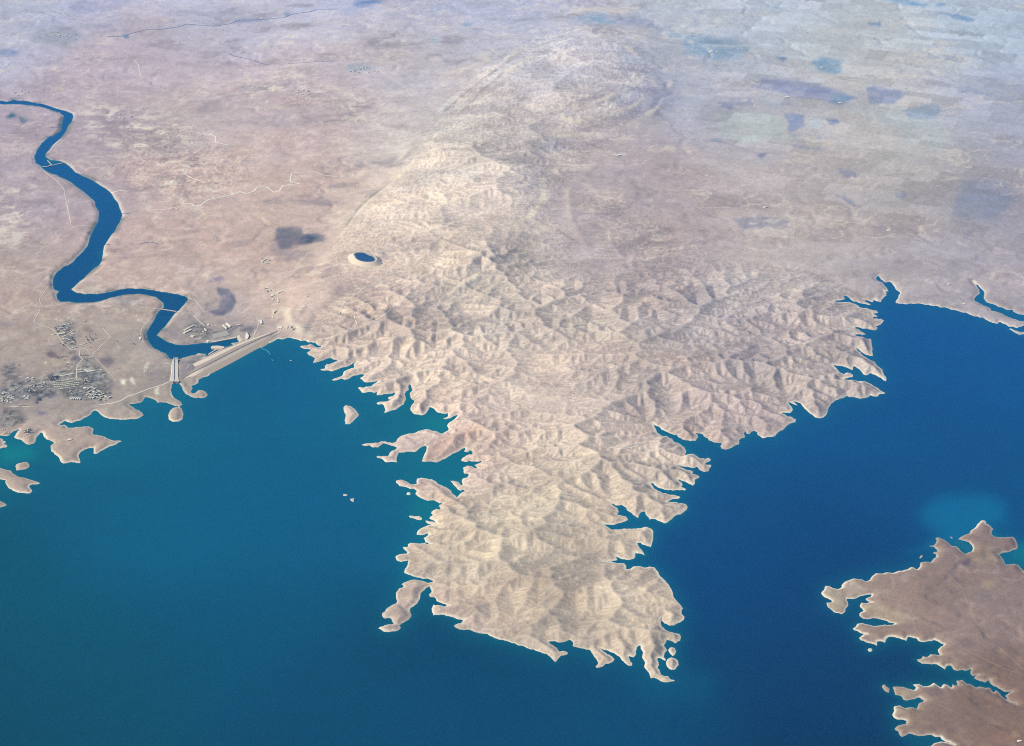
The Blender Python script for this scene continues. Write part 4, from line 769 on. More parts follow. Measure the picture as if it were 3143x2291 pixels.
# ------------------------------------------------------------------ meshes
def tag(o, label=None, cat=None, group=None, kind=None):
    if label: o['label'] = label
    if cat: o['category'] = cat
    if group: o['group'] = group
    if kind: o['kind'] = kind
    return o
def link(o, parent=None):
    scene.collection.objects.link(o)
    if parent is not None: o.parent = parent
    return o
VID = np.arange(NU*NV).reshape(NV, NU)
QUADS = np.stack([VID[1:, :-1], VID[1:, 1:], VID[:-1, 1:], VID[:-1, :-1]], -1)
def corner_any(m): return m[1:, :-1] | m[1:, 1:] | m[:-1, 1:] | m[:-1, :-1]
def sheet(name, qmask, X, Y, Z, colour, mat, smooth_=True):
    q = QUADS[qmask]
    used = np.unique(q)
    remap = np.zeros(NU*NV, np.int32); remap[used] = np.arange(len(used), dtype=np.int32)
    co = np.stack([X.ravel()[used], Y.ravel()[used], Z.ravel()[used]], -1).astype(np.float32)
    me = bpy.data.meshes.new(name)
    me.vertices.add(len(used)); me.vertices.foreach_set('co', co.ravel())
    f = remap[q].astype(np.int32)
    me.loops.add(f.size); me.loops.foreach_set('vertex_index', f.ravel())
    me.polygons.add(len(f)); me.polygons.foreach_set('loop_start', np.arange(0, f.size, 4, dtype=np.int32))
    me.update(calc_edges=True)
    at_ = me.attributes.new('soil', 'FLOAT_COLOR', 'POINT')
    c4 = np.ones((len(used), 4), np.float32); c4[:, :3] = colour.reshape(-1, 3)[used]
    at_.data.foreach_set('color', c4.ravel())
    me.polygons.foreach_set('use_smooth', np.full(len(f), smooth_))
    me.materials.append(mat)
    return link(bpy.data.objects.new(name, me))
q_isl = [corner_any(m) for m in m_isl]
q_far = corner_any(m_far)
taken = np.zeros_like(q_far)
for (lab, _), q in zip(ISLANDS, q_isl):
    qq = q & ~taken
    taken |= q
    o = sheet('island', qq, PX, PY, ZT, ALB, M_GROUND)
    tag(o, lab, 'island', None, 'structure')
qf = q_far & ~taken; taken |= q_far
tag(sheet('headland', qf, PX, PY, ZT, ALB, M_GROUND), 'flat brown far shore with ragged pale edge filling the lower right corner', 'headland', None, 'structure')
ql = corner_any(SD > -70) & ~taken
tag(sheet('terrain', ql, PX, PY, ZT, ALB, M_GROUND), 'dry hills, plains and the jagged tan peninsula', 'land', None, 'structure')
X0, Y0 = ground(UU, VV, 0.0)
tag(sheet('lake', corner_any(SD < 22), X0, Y0, np.zeros_like(X0), WALB, M_WATER), 'deep blue reservoir lake round the peninsula', 'lake', None, 'structure')
tag(sheet('river', corner_any(SR < 22), PX, PY, np.full_like(PX, RIVER_Z), RALB, M_WATER), 'blue river winding away below the dam', 'river', None, 'structure')
# ------------------------------------------------------------------ builders for the things on the land
class MB:
    """collects boxes, strips and solids; build() links them as ONE mesh object"""
    def __init__(s): s.v = []; s.f = []; s.m = []
    def add(s, vs, fs, mi=0):
        n = len(s.v); s.v += [tuple(p) for p in vs]; s.f += [tuple(i + n for i in f) for f in fs]; s.m += [mi]*len(fs)
    def box(s, cx, cy, z0, lx, ly, lz, rot=0.0, mi=0):
        c, n = math.cos(rot), math.sin(rot)
        vs = []
        for z in (z0, z0 + lz):
            for a, b in ((-1, -1), (1, -1), (1, 1), (-1, 1)):
                x, y = a*lx/2, b*ly/2
                vs.append((cx + x*c - y*n, cy + x*n + y*c, z))
        s.add(vs, [(0, 3, 2, 1), (4, 5, 6, 7), (0, 1, 5, 4), (1, 2, 6, 5), (2, 3, 7, 6), (3, 0, 4, 7)], mi)
    def prism(s, pts, z0, z1, mi=0):
        n = len(pts)
        a = sum(pts[i][0]*pts[(i+1) % n][1] - pts[(i+1) % n][0]*pts[i][1] for i in range(n))
        if a < 0: pts = pts[::-1]
        vs = [(x, y, z0) for x, y in pts] + [(x, y, z1) for x, y in pts]
        s.add(vs, [tuple(range(n-1, -1, -1)), tuple(range(n, 2*n))] + [(i, (i+1) % n, n + (i+1) % n, n + i) for i in range(n)], mi)
    def strip(s, A, B, mi=0):
        n = len(A)
        s.add(list(A) + list(B), [(i, i+1, n+i+1, n+i) for i in range(n-1)], mi)
    def bar(s, P, half, up, down, mi=0):
        """a solid of rectangular section swept along the points P"""
        P = [Vector(p) for p in P]; n = len(P); vs = []
        for i in range(n):
            d = (P[min(i+1, n-1)] - P[max(i-1, 0)]); d.z = 0; d.normalize()
            q = Vector((-d.y, d.x, 0))*half
            vs += [P[i] - q - Vector((0, 0, down)), P[i] + q - Vector((0, 0, down)), P[i] + q + Vector((0, 0, up)), P[i] - q + Vector((0, 0, up))]
        fs = []
        for i in range(n-1):
            a, b = 4*i, 4*i + 4
            fs += [(a+k, b+k, b+(k+1) % 4, a+(k+1) % 4) for k in range(4)]
        fs += [(3, 2, 1, 0), (4*n-4, 4*n-3, 4*n-2, 4*n-1)]
        s.add([tuple(v) for v in vs], fs, mi)
    def build(s, name, mats, parent=None, origin=None, shade=False):
        ox, oy, oz = origin if origin is not None else (0, 0, 0)
        me = bpy.data.meshes.new(name)
        me.from_pydata([(x-ox, y-oy, z-oz) for x, y, z in s.v], [], s.f); me.update()
        for m in (mats if isinstance(mats, (list, tuple)) else [mats]): me.materials.append(m)
        me.polygons.foreach_set('material_index', s.m)
        if shade: me.polygons.foreach_set('use_smooth', [True]*len(s.f))
        o = bpy.data.objects.new(name, me)
        if parent is None and origin is not None: o.location = origin
        return link(o, parent)
def empty(name, loc, label, cat, group=None):
    o = bpy.data.objects.new(name, None); o.location = loc
    return tag(link(o), label, cat, group)
def resample(P, n):
    P = np.asarray(P, float)
    d = np.concatenate([[0], np.cumsum(np.hypot(*np.diff(P, axis=0).T))])
    t = np.linspace(0, d[-1], n)
    return np.stack([np.interp(t, d, P[:, k]) for k in range(P.shape[1])], -1)
def lift(P, z):
    z = np.broadcast_to(z, (len(P),))
    x, y = ground(P[:, 0], P[:, 1], z)
    return np.stack([x, y, z], -1)
def drape(P, n, dz):
    Q = resample(P, n)
    return np.array([at(u, v, dz) for u, v in Q])
M_CONC = plain_material('pale_concrete', (206, 202, 194), 0.10, 14)
M_RIPRAP = plain_material('grey_riprap', (178, 164, 154), 0.10, 9)
M_GRAVEL = plain_material('pale_gravel', (218, 204, 188), 0.09, 12)
M_PALE = plain_material('pale_sand', (218, 203, 186), 0.07, 16)
M_FILL = plain_material('grey_fill', (158, 148, 148), 0.10, 14)
M_ASPH = plain_material('dark_asphalt', (112, 102, 104), 0.10, 8)
M_TRACK = plain_material('dusty_track', (212, 202, 192), 0.08, 20)
M_DULL = plain_material('faint_track', (172, 158, 148), 0.08, 20)
M_WHITE = plain_material('white_plaster', (236, 233, 224), 0.06, 4)
M_CREAM = plain_material('cream_plaster', (214, 207, 192), 0.08, 4)
M_GREY = plain_material('grey_roof', (168, 167, 166), 0.10, 4)
M_DARKW = plain_material('shuttered_window', (70, 72, 80), 0.1, 3)
M_RUST = plain_material('rusty_red_roof', (190, 120, 100), 0.1, 3)
M_STEEL = plain_material('grey_steel', (96, 104, 112), 0.1, 3)
M_FLOAT = plain_material('pale_float', (120, 190, 210), 0.1, 3)
M_BARK = plain_material('bark', (90, 78, 66), 0.2, 1)
M_LEAF = plain_material('dark_leaf', (58, 74, 62), 0.30, 2)
M_BED = plain_material('chalky_stream_bed', (232, 226, 216), 0.08, 20)
M_STREAM = plain_material('stream_water', (104, 120, 152), 0.08, 20, 0.3)
rnd = random.Random(4)

# ------------------------------------------------------------------ the embankment dam
def dam():
    N = 90
    W = resample(trace('R 760,1030 880,1012 955,975 1150,880 1400,750 1600,640 1790,535 1830,530 1900,490 1930,470 1990,445 2062,400'), N)
    Mi = resample(trace('R 690,1004 868,940 1140,790 1452,635 1764,474 2090,318'), N)
    Dk = resample(trace('R 715,978 850,895 1088,770 1494,562 1816,406 2060,305'), N)
    Q = resample(trace('R 870,812 1088,712 1452,527 1712,420 1985,318'), N)
    Rr = resample(trace('R 860,765 1088,663 1348,538 1702,405 1930,330'), N)
    s = np.linspace(0, 1, N)
    tap = 0.10 + 0.90*smooth(0.02, 0.26, s)*smooth(1.0, 0.90, s)
    w, m, d = lift(W, np.full(N, 0.6)), lift(Mi, 11*tap), lift(Dk, 24*tap)
    q, r = lift(Q, 9*tap - 4), lift(Rr, 7*tap - 6)
    along = np.gradient(d[:, :2], axis=0); along /= np.hypot(*along.T)[:, None]
    nrm = np.stack([-along[:, 1], along[:, 0]], -1)
    if (nrm*(r[:, :2]-w[:, :2])).sum() < 0: nrm = -nrm
    d2 = d.copy(); d2[:, :2] += nrm*16
    toe = r.copy(); toe[:, :2] += nrm*120; toe[:, 2] = -66
    wet = w.copy(); wet[:, :2] -= nrm*60; wet[:, 2] = -18
    root = empty('dam', (float(d[N//2, 0]), float(d[N//2, 1]), 0), 'long straight embankment dam with pale stone face holding back the lake', 'dam')
    org = root.location[:]
    def part(name, mat, *strips):
        b = MB()
        for a, c in strips: b.strip(a, c)
        return b.build(name, mat, root, org)
    part('upstream_slope', M_RIPRAP, (wet, w), (w, m))
    part('upper_slope', M_GRAVEL, (m, d))
    d_up, d2_up = d.copy(), d2.copy()
    part('downstream_slope', M_FILL, (d2, q), (r, toe))
    part('berm', M_GRAVEL, (q, r))
    b = MB(); b.strip(d, d2); b.build('crest_road', M_ASPH, root, org)
    b = MB(); b.bar([tuple(p) for p in d], 0.9, 1.4, 0.5); b.build('parapet', M_CONC, root, org)
    b = MB(); b.bar([tuple(p) for p in m], 2.0, 0.5, 0.6); b.build('berm_edge', M_CONC, root, org)
    return root
dam()

# ------------------------------------------------------------------ spillway with its gates
def spillway():
    n = 40
    FL = resample(trace('N 494,1398 512,1250 524,1130 524,700 524,398'), n); FR = resample(trace('N 724,1398 700,1230 682,1100 676,700 674,398'), n)
    L = np.array([at(u, v) for u, v in FL]); R = np.array([at(u, v) for u, v in FR])
    zf = np.maximum(L[:, 2], R[:, 2]); zf = np.minimum.accumulate(zf + 1.0); zf[0] = 4.0
    k = np.ones(7)/7; zf = np.convolve(np.pad(zf, 3, mode='edge'), k, 'valid')
    L[:, 2] = zf; R[:, 2] = zf
    root = empty('spillway', (float((L[n//2, 0]+R[n//2, 0])/2), float(L[n//2, 1]), float(zf[n//2])), 'long pale concrete spillway chute running down from the lake to the river', 'spillway')
    org = root.location[:]
    b = MB(); b.strip(L, R); b.strip(L - [0, 0, 14], L); b.strip(R, R - [0, 0, 14]); b.build('chute_floor', M_CONC, root, org)
    out = (L - R); out[:, 2] = 0; out /= np.linalg.norm(out, axis=1)[:, None]
    for side, E, sg in (('left', L, 1), ('right', R, -1)):
        b = MB(); b.bar([tuple(p) for p in E + out*sg*1.6], 1.6, 6, 12); b.build('side_wall', M_CONC, root, org)
    # terrace of concrete beside the left wall
    A1 = L + out*3.4 + [0, 0, 4.5]; wd = np.interp(np.linspace(0, 1, n), [0, .12, .35, .8, 1], [34, 32, 26, 18, 6])
    A2 = A1 + out*wd[:, None]; A3 = A2 + out*14 - [0, 0, 22]
    b = MB(); b.strip(A1, A2); b.strip(A2, A3); b.build('apron', M_CONC, root, org)
    # flip bucket at the foot
    e0, e1 = L[-1], R[-1]
    fw = (L[-1]-L[-2] + R[-1]-R[-2]); fw[2] = 0; fw /= np.linalg.norm(fw)
    b = MB(); b.bar([tuple(e0 + out[-1]*8 + fw*20), tuple(e1 - out[-1]*8 + fw*20)], 9, 6, 14); b.build('flip_bucket', M_CONC, root, org)
    b = MB(); b.bar([tuple(e0 + fw*5 + [0, 0, 1]), tuple(e1 + fw*5 + [0, 0, 1])], 6, 0.6, 8); b.build('stilling_sill', M_FILL, root, org)
    # gates: piers, deck and dark gate leaves
    g0, g1 = L[0] + out[0]*4, R[0] - out[0]*4
    for i in range(6):
        p = g0 + (g1-g0)*i/5
        b = MB(); b.box(p[0], p[1] - 14, -10, 3.2, 36, 25); b.build('pier', M_CONC, root, org)
    for i in range(5):
        p = g0 + (g1-g0)*(i+.5)/5
        b = MB(); b.box(p[0], p[1] - 20, -6, np.linalg.norm(g1-g0)/5 - 3.4, 3, 16); b.build('gate', M_STEEL, root, org)
    b = MB(); b.bar([tuple(g0 + out[0]*6 + [0, 4, 12]), tuple(g1 - out[0]*6 + [0, 4, 12])], 5, 1.6, 1.2); b.build('deck', M_CONC, root, org)
    b = MB(); b.box(g0[0] - 12, g0[1], 2, 12, 12, 16); b.build('gate_house', M_WHITE, root, org)
spillway()

# ------------------------------------------------------------------ ring dyke reservoir on the hill
def basin():
    zw, zr = BASIN_Z + 27.0, BASIN_Z + 33.0
    wx, wy = ground(BASIN[:, 0], BASIN[:, 1], zw)
    P = resample(np.stack([np.append(wx, wx[0]), np.append(wy, wy[0])], -1), 73)[:-1]
    for _ in range(3): P = (np.roll(P, 1, 0) + 2*P + np.roll(P, -1, 0))/4
    c = P.mean(0)
    t = np.roll(P, -1, 0) - np.roll(P, 1, 0); nr = np.stack([t[:, 1], -t[:, 0]], -1); nr /= np.hypot(*nr.T)[:, None]
    if (nr*(P-c)).sum() < 0: nr = -nr
    root = empty('reservoir_dyke', (float(c[0]), float(c[1]), BASIN_Z), 'pale ring shaped dyke holding a small round dark blue pond on the hill', 'reservoir')
    org = root.location[:]
    def ring(off, z):
        a = np.column_stack([P + nr*off, np.full(len(P), z)]); return np.vstack([a, a[:1]])
    b = MB(); b.strip(ring(-30, zw-12), ring(6, zr)); b.build('inner_slope', M_FILL, root, org, True)
    b = MB(); b.strip(ring(6, zr), ring(20, zr)); b.build('crest_road', M_CONC, root, org, True)
    b = MB(); b.strip(ring(20, zr), ring(92, BASIN_Z-8)); b.build('outer_slope', M_PALE, root, org, True)
    wob = ring(-8, zw)[:-1]
    b = MB(); b.add([tuple(p) for p in wob], [tuple(range(len(wob)))])
    m = plain_material('pond_water', (0, 84, 132), 0.03, 40, 0.25)
    tag(b.build('pond', m), 'round dark blue pond filling the ring dyke on the hill', 'water', None, 'structure')
    x, y, z_ = at(*trace('P 1400,660')[0])
    b = MB(); b.box(0, 0, 0, 34, 15, 7); b.box(0, 0, 7, 36, 17, 0.8, 0, 1); b.box(-22, 6, 0, 9, 20, 5); b.box(8, 0, 7.8, 5, 4, 2)
    o = b.build('pump_house', [M_WHITE, M_CREAM]); o.location = (x, y, z_ - 0.5); o.rotation_euler.z = 0.35
    tag(o, 'long white pump house beside the ring dyke pond', 'building')
basin()

# ------------------------------------------------------------------ bridges
def bridge(name, pts, z, half, label, n_pier, parent_water):
    P = lift(resample(trace(pts), 14), z)
    root = empty(name, tuple(P[len(P)//2]), label, 'bridge')
    org = root.location[:]
    b = MB(); b.bar([tuple(p) for p in P], half, 0.4, 1.6); b.build('deck', M_CONC, root, org)
    d = P[-1]-P[0]; d /= np.linalg.norm(d); q = np.array([-d[1], d[0], 0])
    for sg in (1, -1):
        b = MB(); b.bar([tuple(p + q*sg*(half-0.5) + [0, 0, 0.4]) for p in P], 0.4, 1.2, 0.1); b.build('railing', M_CONC, root, org)
    b = MB(); b.strip([tuple(p + q*half*.7 + [0, 0, .45]) for p in P], [tuple(p - q*half*.7 + [0, 0, .45]) for p in P]); b.build('roadway', M_TRACK, root, org)
    for i in range(n_pier):
        p = P[0] + (P[-1]-P[0])*(i+.5)/n_pier
        b = MB(); b.box(p[0], p[1], parent_water - 3, half*1.7, 3.0, z - parent_water + 1.6, math.atan2(q[1], q[0])); b.build('pier', M_CONC, root, org)
    return root
bridge('road_bridge', 'B 1365,411 1425,420 1490,431', RIVER_Z + 9, 6.5, 'straight pale road bridge over the river just below the dam', 6, RIVER_Z)
bridge('weir_bridge', 'U 560,1050 640,1030 720,1042 880,990 960,992 1100,950 1300,908 1370,905', RIVER_Z + 7, 9, 'kinked pale bridge across the blue river bend far upstream of the picture edge'.replace('upstream of the picture edge', 'at the upper left'), 9, RIVER_Z)
def bank(name, text, z, half, label, cat, mat, h=6.0):
    P = lift(resample(trace(text), 12), z)
    b = MB(); b.bar([tuple(p) for p in P], half, 0.0, h); o = b.build(name, mat)
    return tag(o, label, cat)
bank('jetty', 'U 745,825 800,880 860,950 885,985', RIVER_Z + 3, 5, 'thin pale jetty running out from the kinked bridge at the upper left', 'jetty', M_GRAVEL)
bank('causeway', 'O 0,940 120,860 240,800', RIVER_Z + 4, 7, 'thin straight causeway across the still water behind the dam', 'causeway', M_GRAVEL)

# ------------------------------------------------------------------ roads, tracks and stream beds laid on the ground
def ribbon(name, text, half, mat, label, cat, dz=1.5, seg=60.0):
    P = trace(text)
    L = np.hypot(*np.diff(P, axis=0).T).sum()
    n = max(4, int(L/4.0))
    Q = drape(P, n, 0.0)
    t = np.gradient(Q[:, :2], axis=0); t /= np.maximum(np.hypot(*t.T), 1e-6)[:, None]
    nr = np.stack([-t[:, 1], t[:, 0]], -1)
    def ed(sg):
        out = []
        for (x, y, z_), q in zip(Q, nr):
            x2, y2 = x + q[0]*half*sg, y + q[1]*half*sg
            out.append((x2, y2, height(x2, y2, RIVER_Z if z_ < -20 else 0.0) + dz))
        return out
    b = MB(); b.strip(ed(-1), ed(1))
    return tag(b.build(name, mat), label, cat, None, 'structure')
ROADS = [
 ('R 590,1000 520,1020 400,1070 250,1110 100,1170 0,1205 S 1500,1000 1400,1060 1300,1090 1150,1110', 11, M_TRACK, 'broad pale road from the dam crest along the shore to the town'),
 ('S 1080,372 1180,345 1290,322', 5, M_TRACK, 'short pale road below the walled plots'), ('S 1165,215 1200,225 1240,275 1290,322', 4, M_TRACK, 'track bending up from the walled plots'),
 ('S 465,0 430,75 390,140 395,155 480,185 600,225 650,270 690,330 720,385 770,425 825,465 910,465', 5, M_TRACK, 'road through the upper village'),
 ('S 0,75 100,50 220,20 300,0', 5, M_TRACK, 'track west of the upper village'),
 ('S 930,460 920,540 960,575 905,640 885,700 890,820', 5.5, M_TRACK, 'street down into the town'), ('S 1290,322 1200,400 1130,470 1080,520', 4, M_TRACK, 'dark lane to the town'),
 ('S 1100,560 1250,720 1340,830', 3, M_TRACK, 'thin straight track above the town'), ('S 50,1135 200,1130 330,1132 430,1135', 6, M_TRACK, 'pale straight road at the left of the town'),
 ('B 1180,400 1340,408 1370,411', 5, M_TRACK, 'road to the bridge from the left bank'), ('B 1490,431 1590,445 1640,470 1690,520 1730,555', 6, M_TRACK, 'road from the bridge to the works yard'),
 ('B 1330,440 1260,500 1195,580 1190,640 1215,690', 4, M_TRACK, 'track along the left river bank'), ('B 1600,320 1650,335 1700,400 1730,440 1850,400', 5, M_TRACK, 'track round the spoil bank'),
 ('B 2000,430 2100,455 2160,460 2190,520 2170,590 2140,650', 4.5, M_TRACK, 'road curving round the works yard to the dam'), ('O 1190,530 1240,380 1250,280', 5, M_TRACK, 'short steep road up from the dam foot'),
 ('C 660,455 690,390 710,350 820,280 860,240 950,205 1060,130 1085,75 1070,65', 9, M_TRACK, 'winding road climbing to the ring dyke pond'), ('P 1600,790 1480,775 1200,785 950,775', 8, M_TRACK, 'pale service road under the ring dyke'),
 ('P 500,560 560,640 740,750', 5, M_TRACK, 'service road at the left foot of the ring dyke'), ('C 300,570 420,560 520,510 640,460', 7, M_TRACK, 'track from the dam shoulder to the winding road'),
 ('A 340,870 400,920 480,980 540,1050 560,1150 580,1250 600,1340', 6, M_TRACK, 'road along the left bank of the upper river'), ('A 560,830 620,805 720,775 880,775 930,755 955,720', 5, M_TRACK, 'track east of the kinked bridge'),
 ('A 0,75 60,40 100,0', 8, M_TRACK, 'track far at the left'), ('B 345,370 330,330 380,260 430,190', 4, M_TRACK, 'track beside the river bend'),
 ('S 860,290 760,285 680,295', 4, M_TRACK, 'wide street of the upper village'), ('S 1670,745 1690,655 1735,630', 4, M_TRACK, 'loop road near the spillway'), ('S 1730,740 1850,640 1990,625', 4, M_TRACK, 'track to the spillway'),
 ('W 0,450 45,470 80,425', 9, M_TRACK, 'far track at the left edge'), ('W 590,230 700,232 760,230', 10, M_TRACK, 'far road near the stream'), ('W 870,390 900,420 915,500 920,520', 10, M_TRACK, 'far track edge'),
 ('W 350,60 420,100 500,130 560,160', 9, M_TRACK, 'far road crossing the plain'),
 ('J 1480,680 1600,800 1750,1150 1900,1320 2203,1600', 1.6, M_DULL, 'thin straight track on the far shore'), ('K 1560,690 1700,755 1800,800 1960,880 2203,970', 2.0, M_DULL, 'straight road across the far shore'), ('K 1180,1190 1400,1260 1680,1390', 1.5, M_DULL, 'straight track on the lower far shore'),
 ('V 620,480 510,580', 5, M_TRACK, 'pale strip above the works camp'), ('V 850,20 700,160 640,240', 5, M_TRACK, 'pale strip on the slope left of the ring dyke'),
]
for t, h_, m_, lab in ROADS: ribbon('road', t, h_, m_, lab, 'road')
ribbon('road', 'A 290,1645 400,1500', 4, M_TRACK, 'faint track on the left bank', 'road')
for t, h_, lab in [
 ('W 1000,1367 1060,1365 1110,1357 1130,1345 1150,1360', 8, 'pale dry stream bed near the river'), ('W 1180,1328 1195,1325 1245,1325 1260,1340 1300,1340 1350,1300 1480,1275 1560,1247 1600,1260 1650,1245 1672,1215 1730,1212 1780,1253 1815,1245 1840,1208 1900,1200 1950,1195', 9, 'long winding chalky stream bed across the left plain'),
 ('W 1950,1195 1885,1185 1895,1125 2050,1118 2100,1140 2200,1150', 7, 'upper turn of the winding stream bed'), ('W 1360,870 1400,890 1400,925 1480,945', 7, 'short pale gully on the plain'), ('W 1230,855 1330,870 1380,880', 7, 'pale scratch on the plain'),
 ('W 730,1010 715,1015 560,1025', 6, 'pale line beside the upper river'), ('W 720,1255 780,1240 830,1245', 9, 'chalky cut at the river bank'), ('W 870,830 930,832', 12, 'white bank in the badlands'), ('W 870,955 960,950', 12, 'white terrace in the badlands'), ('W 1200,1135 1260,1165 1340,1190', 7, 'curving white ridge in the badlands'),
 ('C 825,570 900,530 980,500 1060,450 1100,420 1090,380 1060,310', 4, 'pale wash through the hills above the bay'), ('C 1245,935 1400,935 1600,930', 5, 'straight pale valley wash in the hills'), ('C 790,470 820,560', 4, 'short pale wash'), ('C 540,665 650,630 690,600 760,600 830,570', 5, 'pale wash near the shore'),
 ('G 470,480 560,490 650,480 720,460', 6, 'pale curved valley in the peninsula'), ]:
    ribbon('stream_bed', t, h_, M_BED, lab, 'stream bed', 1.0)
for t, h_, lab in [
 ('W 700,240 800,237 870,215 950,195 1050,192 1140,180 1200,165 1210,158 1300,165 1400,172 1500,155 1560,132 1700,130 1850,115 1900,92 2020,78 2060,62 2200,60', 16, 'dark stream far across the plain'),
 ('W 1490,350 1530,368 1660,395 1690,412 1760,425', 12, 'dark stream far right of the first'), ('W 1870,415 1980,408 2050,402 2180,398', 11, 'dark stretch of far stream'), ('W 380,85 450,108 490,130', 14, 'dark ditch at the far left'),
 ('W 330,830 390,828', 16, 'side arm of the upper river'), ('W 300,895 345,885 370,865', 14, 'lower side arm of the upper river'), ('W 800,1390 850,1388', 12, 'creek mouth at the river bend'), ('W 690,1590 715,1592', 14, 'creek mouth on the right bank'), ('U 160,780 290,783', 12, 'creek mouth on the left bank'),
 ('A 1180,1520 1230,1500 1300,1500 1340,1520', 9, 'curved dark ditch on the plain') ]:
    ribbon('stream', t, h_*0.65, M_STREAM, lab, 'stream', 1.1)

# ------------------------------------------------------------------ power station at the foot of the dam
def ground_poly(text): return [at(u, v)[:2] for u, v in trace(text)]
def power_station():
    c = at(*trace('O 860,500')[0])
    root = empty('power_station', c, 'large pale power station block at the foot of the dam', 'power station')
    org = root.location[:]; zb = RIVER_Z - 2
    b = MB(); b.prism([ground(u, v, zb + 14) for u, v in trace('O 752,436 770,395 830,390 900,425 975,590 840,606')], zb, zb + 14); b.build('hall', M_GRAVEL, root, org)
    b = MB(); b.prism([ground(u, v, zb + 17) for u, v in trace('O 775,440 835,425 905,575 850,585')], zb + 14.003, zb + 17); b.build('roof', M_CREAM, root, org)
    b = MB(); b.prism([ground(u, v, zb + 30) for u, v in trace('O 990,470 1005,360 1025,352 1085,440 1050,520 1015,525')], zb, zb + 30); b.build('intake_tower', M_WHITE, root, org)
    b = MB(); b.prism([ground(u, v, zb + 9) for u, v in trace('O 530,345 545,325 725,312 760,360 745,385 715,340 555,368')], zb, zb + 9); b.build('gallery', M_CREAM, root, org)
    b = MB()
    x, y = ground(*trace('O 645,425')[0], zb)
    b.prism([(x + 17*math.cos(a*PI2/20), y + 17*math.sin(a*PI2/20)) for a in range(20)], zb, zb + 12); b.build('tank', M_WHITE, root, org)
    b = MB(); b.prism([ground(u, v, zb + 5) for u, v in trace('O 605,655 660,640 840,610 870,640 720,700')], zb, zb + 5); b.build('quay', M_GRAVEL, root, org)
PI2 = 2*math.pi
power_station()
def slab(name, text, h, mat, label, cat, kind=None):
    P = trace(text); z0 = min(at(u, v)[2] for u, v in P) - 3
    z1 = max(at(u, v)[2] for u, v in P) + h
    b = MB(); b.prism([ground(u, v, z1) for u, v in P], z0, z1)
    return tag(b.build(name, mat), label, cat, None, kind)
slab('switchyard', 'O 90,400 470,305 500,330 570,425 130,520', 1.2, M_GREY, 'flat grey paved switchyard beside the power station', 'switchyard')
slab('quay_wall', 'O 0,600 150,590 450,530 740,470 745,500 450,555 150,615 0,628', 3.0, M_CONC, 'long pale quay wall along the tailwater', 'quay')
slab('spur', 'R 1122,522 1140,508 1220,505 1300,516 1310,535 1270,548 1200,545 1140,538', 4, M_GRAVEL, 'pinkish tongue shaped spur of fill in the tailwater', 'spur')
bd = [('T 690,690 960,560 1010,590 760,720', 8, 'long pale warehouse in the works yard'), ('T 720,590 1050,430 1080,450 760,620', 7, 'narrow pale shed along the top of the works yard'), ('T 930,815 1000,775 1110,800 1040,860', 6, 'pinkish square hall below the works yard'),
 ('T 1430,560 1460,545 1530,620 1500,635', 7, 'narrow white block right of the works yard'), ('T 1370,640 1390,632 1430,670 1405,682', 6, 'small white block right of the works yard'), ('T 1535,400 1580,385 1620,420 1580,440', 7, 'white block at the top right of the works yard'),
 ('O 370,160 400,150 500,245 470,255', 9, 'long white hall on the slope above the switchyard'), ('O 450,110 500,95 610,190 560,205', 9, 'second long hall on the slope above the switchyard'), ('O 745,150 860,135 865,150 760,165', 6, 'low pale shed above the power station'),
 ('O 1365,30 1420,20 1445,100 1405,125', 9, 'white building on the rise right of the power station'), ('V 180,745 235,732 240,752 190,762', 9, 'white shed in the works camp above the dam'), ('V 295,690 370,665 405,660 400,675 310,705', 8, 'L shaped white block in the works camp above the dam'), ('V 300,800 320,800 330,870 315,880', 7, 'narrow white shed in the works camp above the dam'),
 ('V 205,815 235,805 240,830 215,838', 6, 'small cream shed in the works camp above the dam'), ('V 220,1020 250,990 330,1005 240,1055', 8, 'cream block halfway down to the dam'), ('V 205,1125 225,1120 240,1150 215,1150', 7, 'small white block halfway down to the dam'),
 ('V 300,1325 340,1310 345,1340 325,1350', 9, 'left white tank like building at the dam shoulder'), ('V 345,1315 385,1305 400,1325 365,1345', 10, 'bright white building at the dam shoulder'), ('V 455,1295 490,1285 505,1325 475,1340', 7, 'cream building right of the bright white one at the dam shoulder'),
 ('V 535,1310 580,1300 585,1315 545,1330', 6, 'grey shed at the dam shoulder'), ('V 560,1345 620,1340 630,1355 575,1365', 6, 'long grey shed at the dam shoulder'), ('V 165,650 185,645 190,660 170,665', 6, 'cream hut in the works camp above the dam'),
 ('T 1520,965 1560,945 1640,990 1560,1010', 7, 'white boathouse at the end of the quay'), ('S 1610,320 1635,325 1630,345 1612,342', 8, 'white house on the left river bank'), ('M 400,490 620,455 640,480 440,520', 7, 'long cream hall in the upper village'), ('M 250,510 360,490 370,510 270,535', 6, 'pale shed at the left of the upper village'),
 ('S 205,640 222,635 228,648 212,652', 6, 'red roofed hut alone on the left slope')]
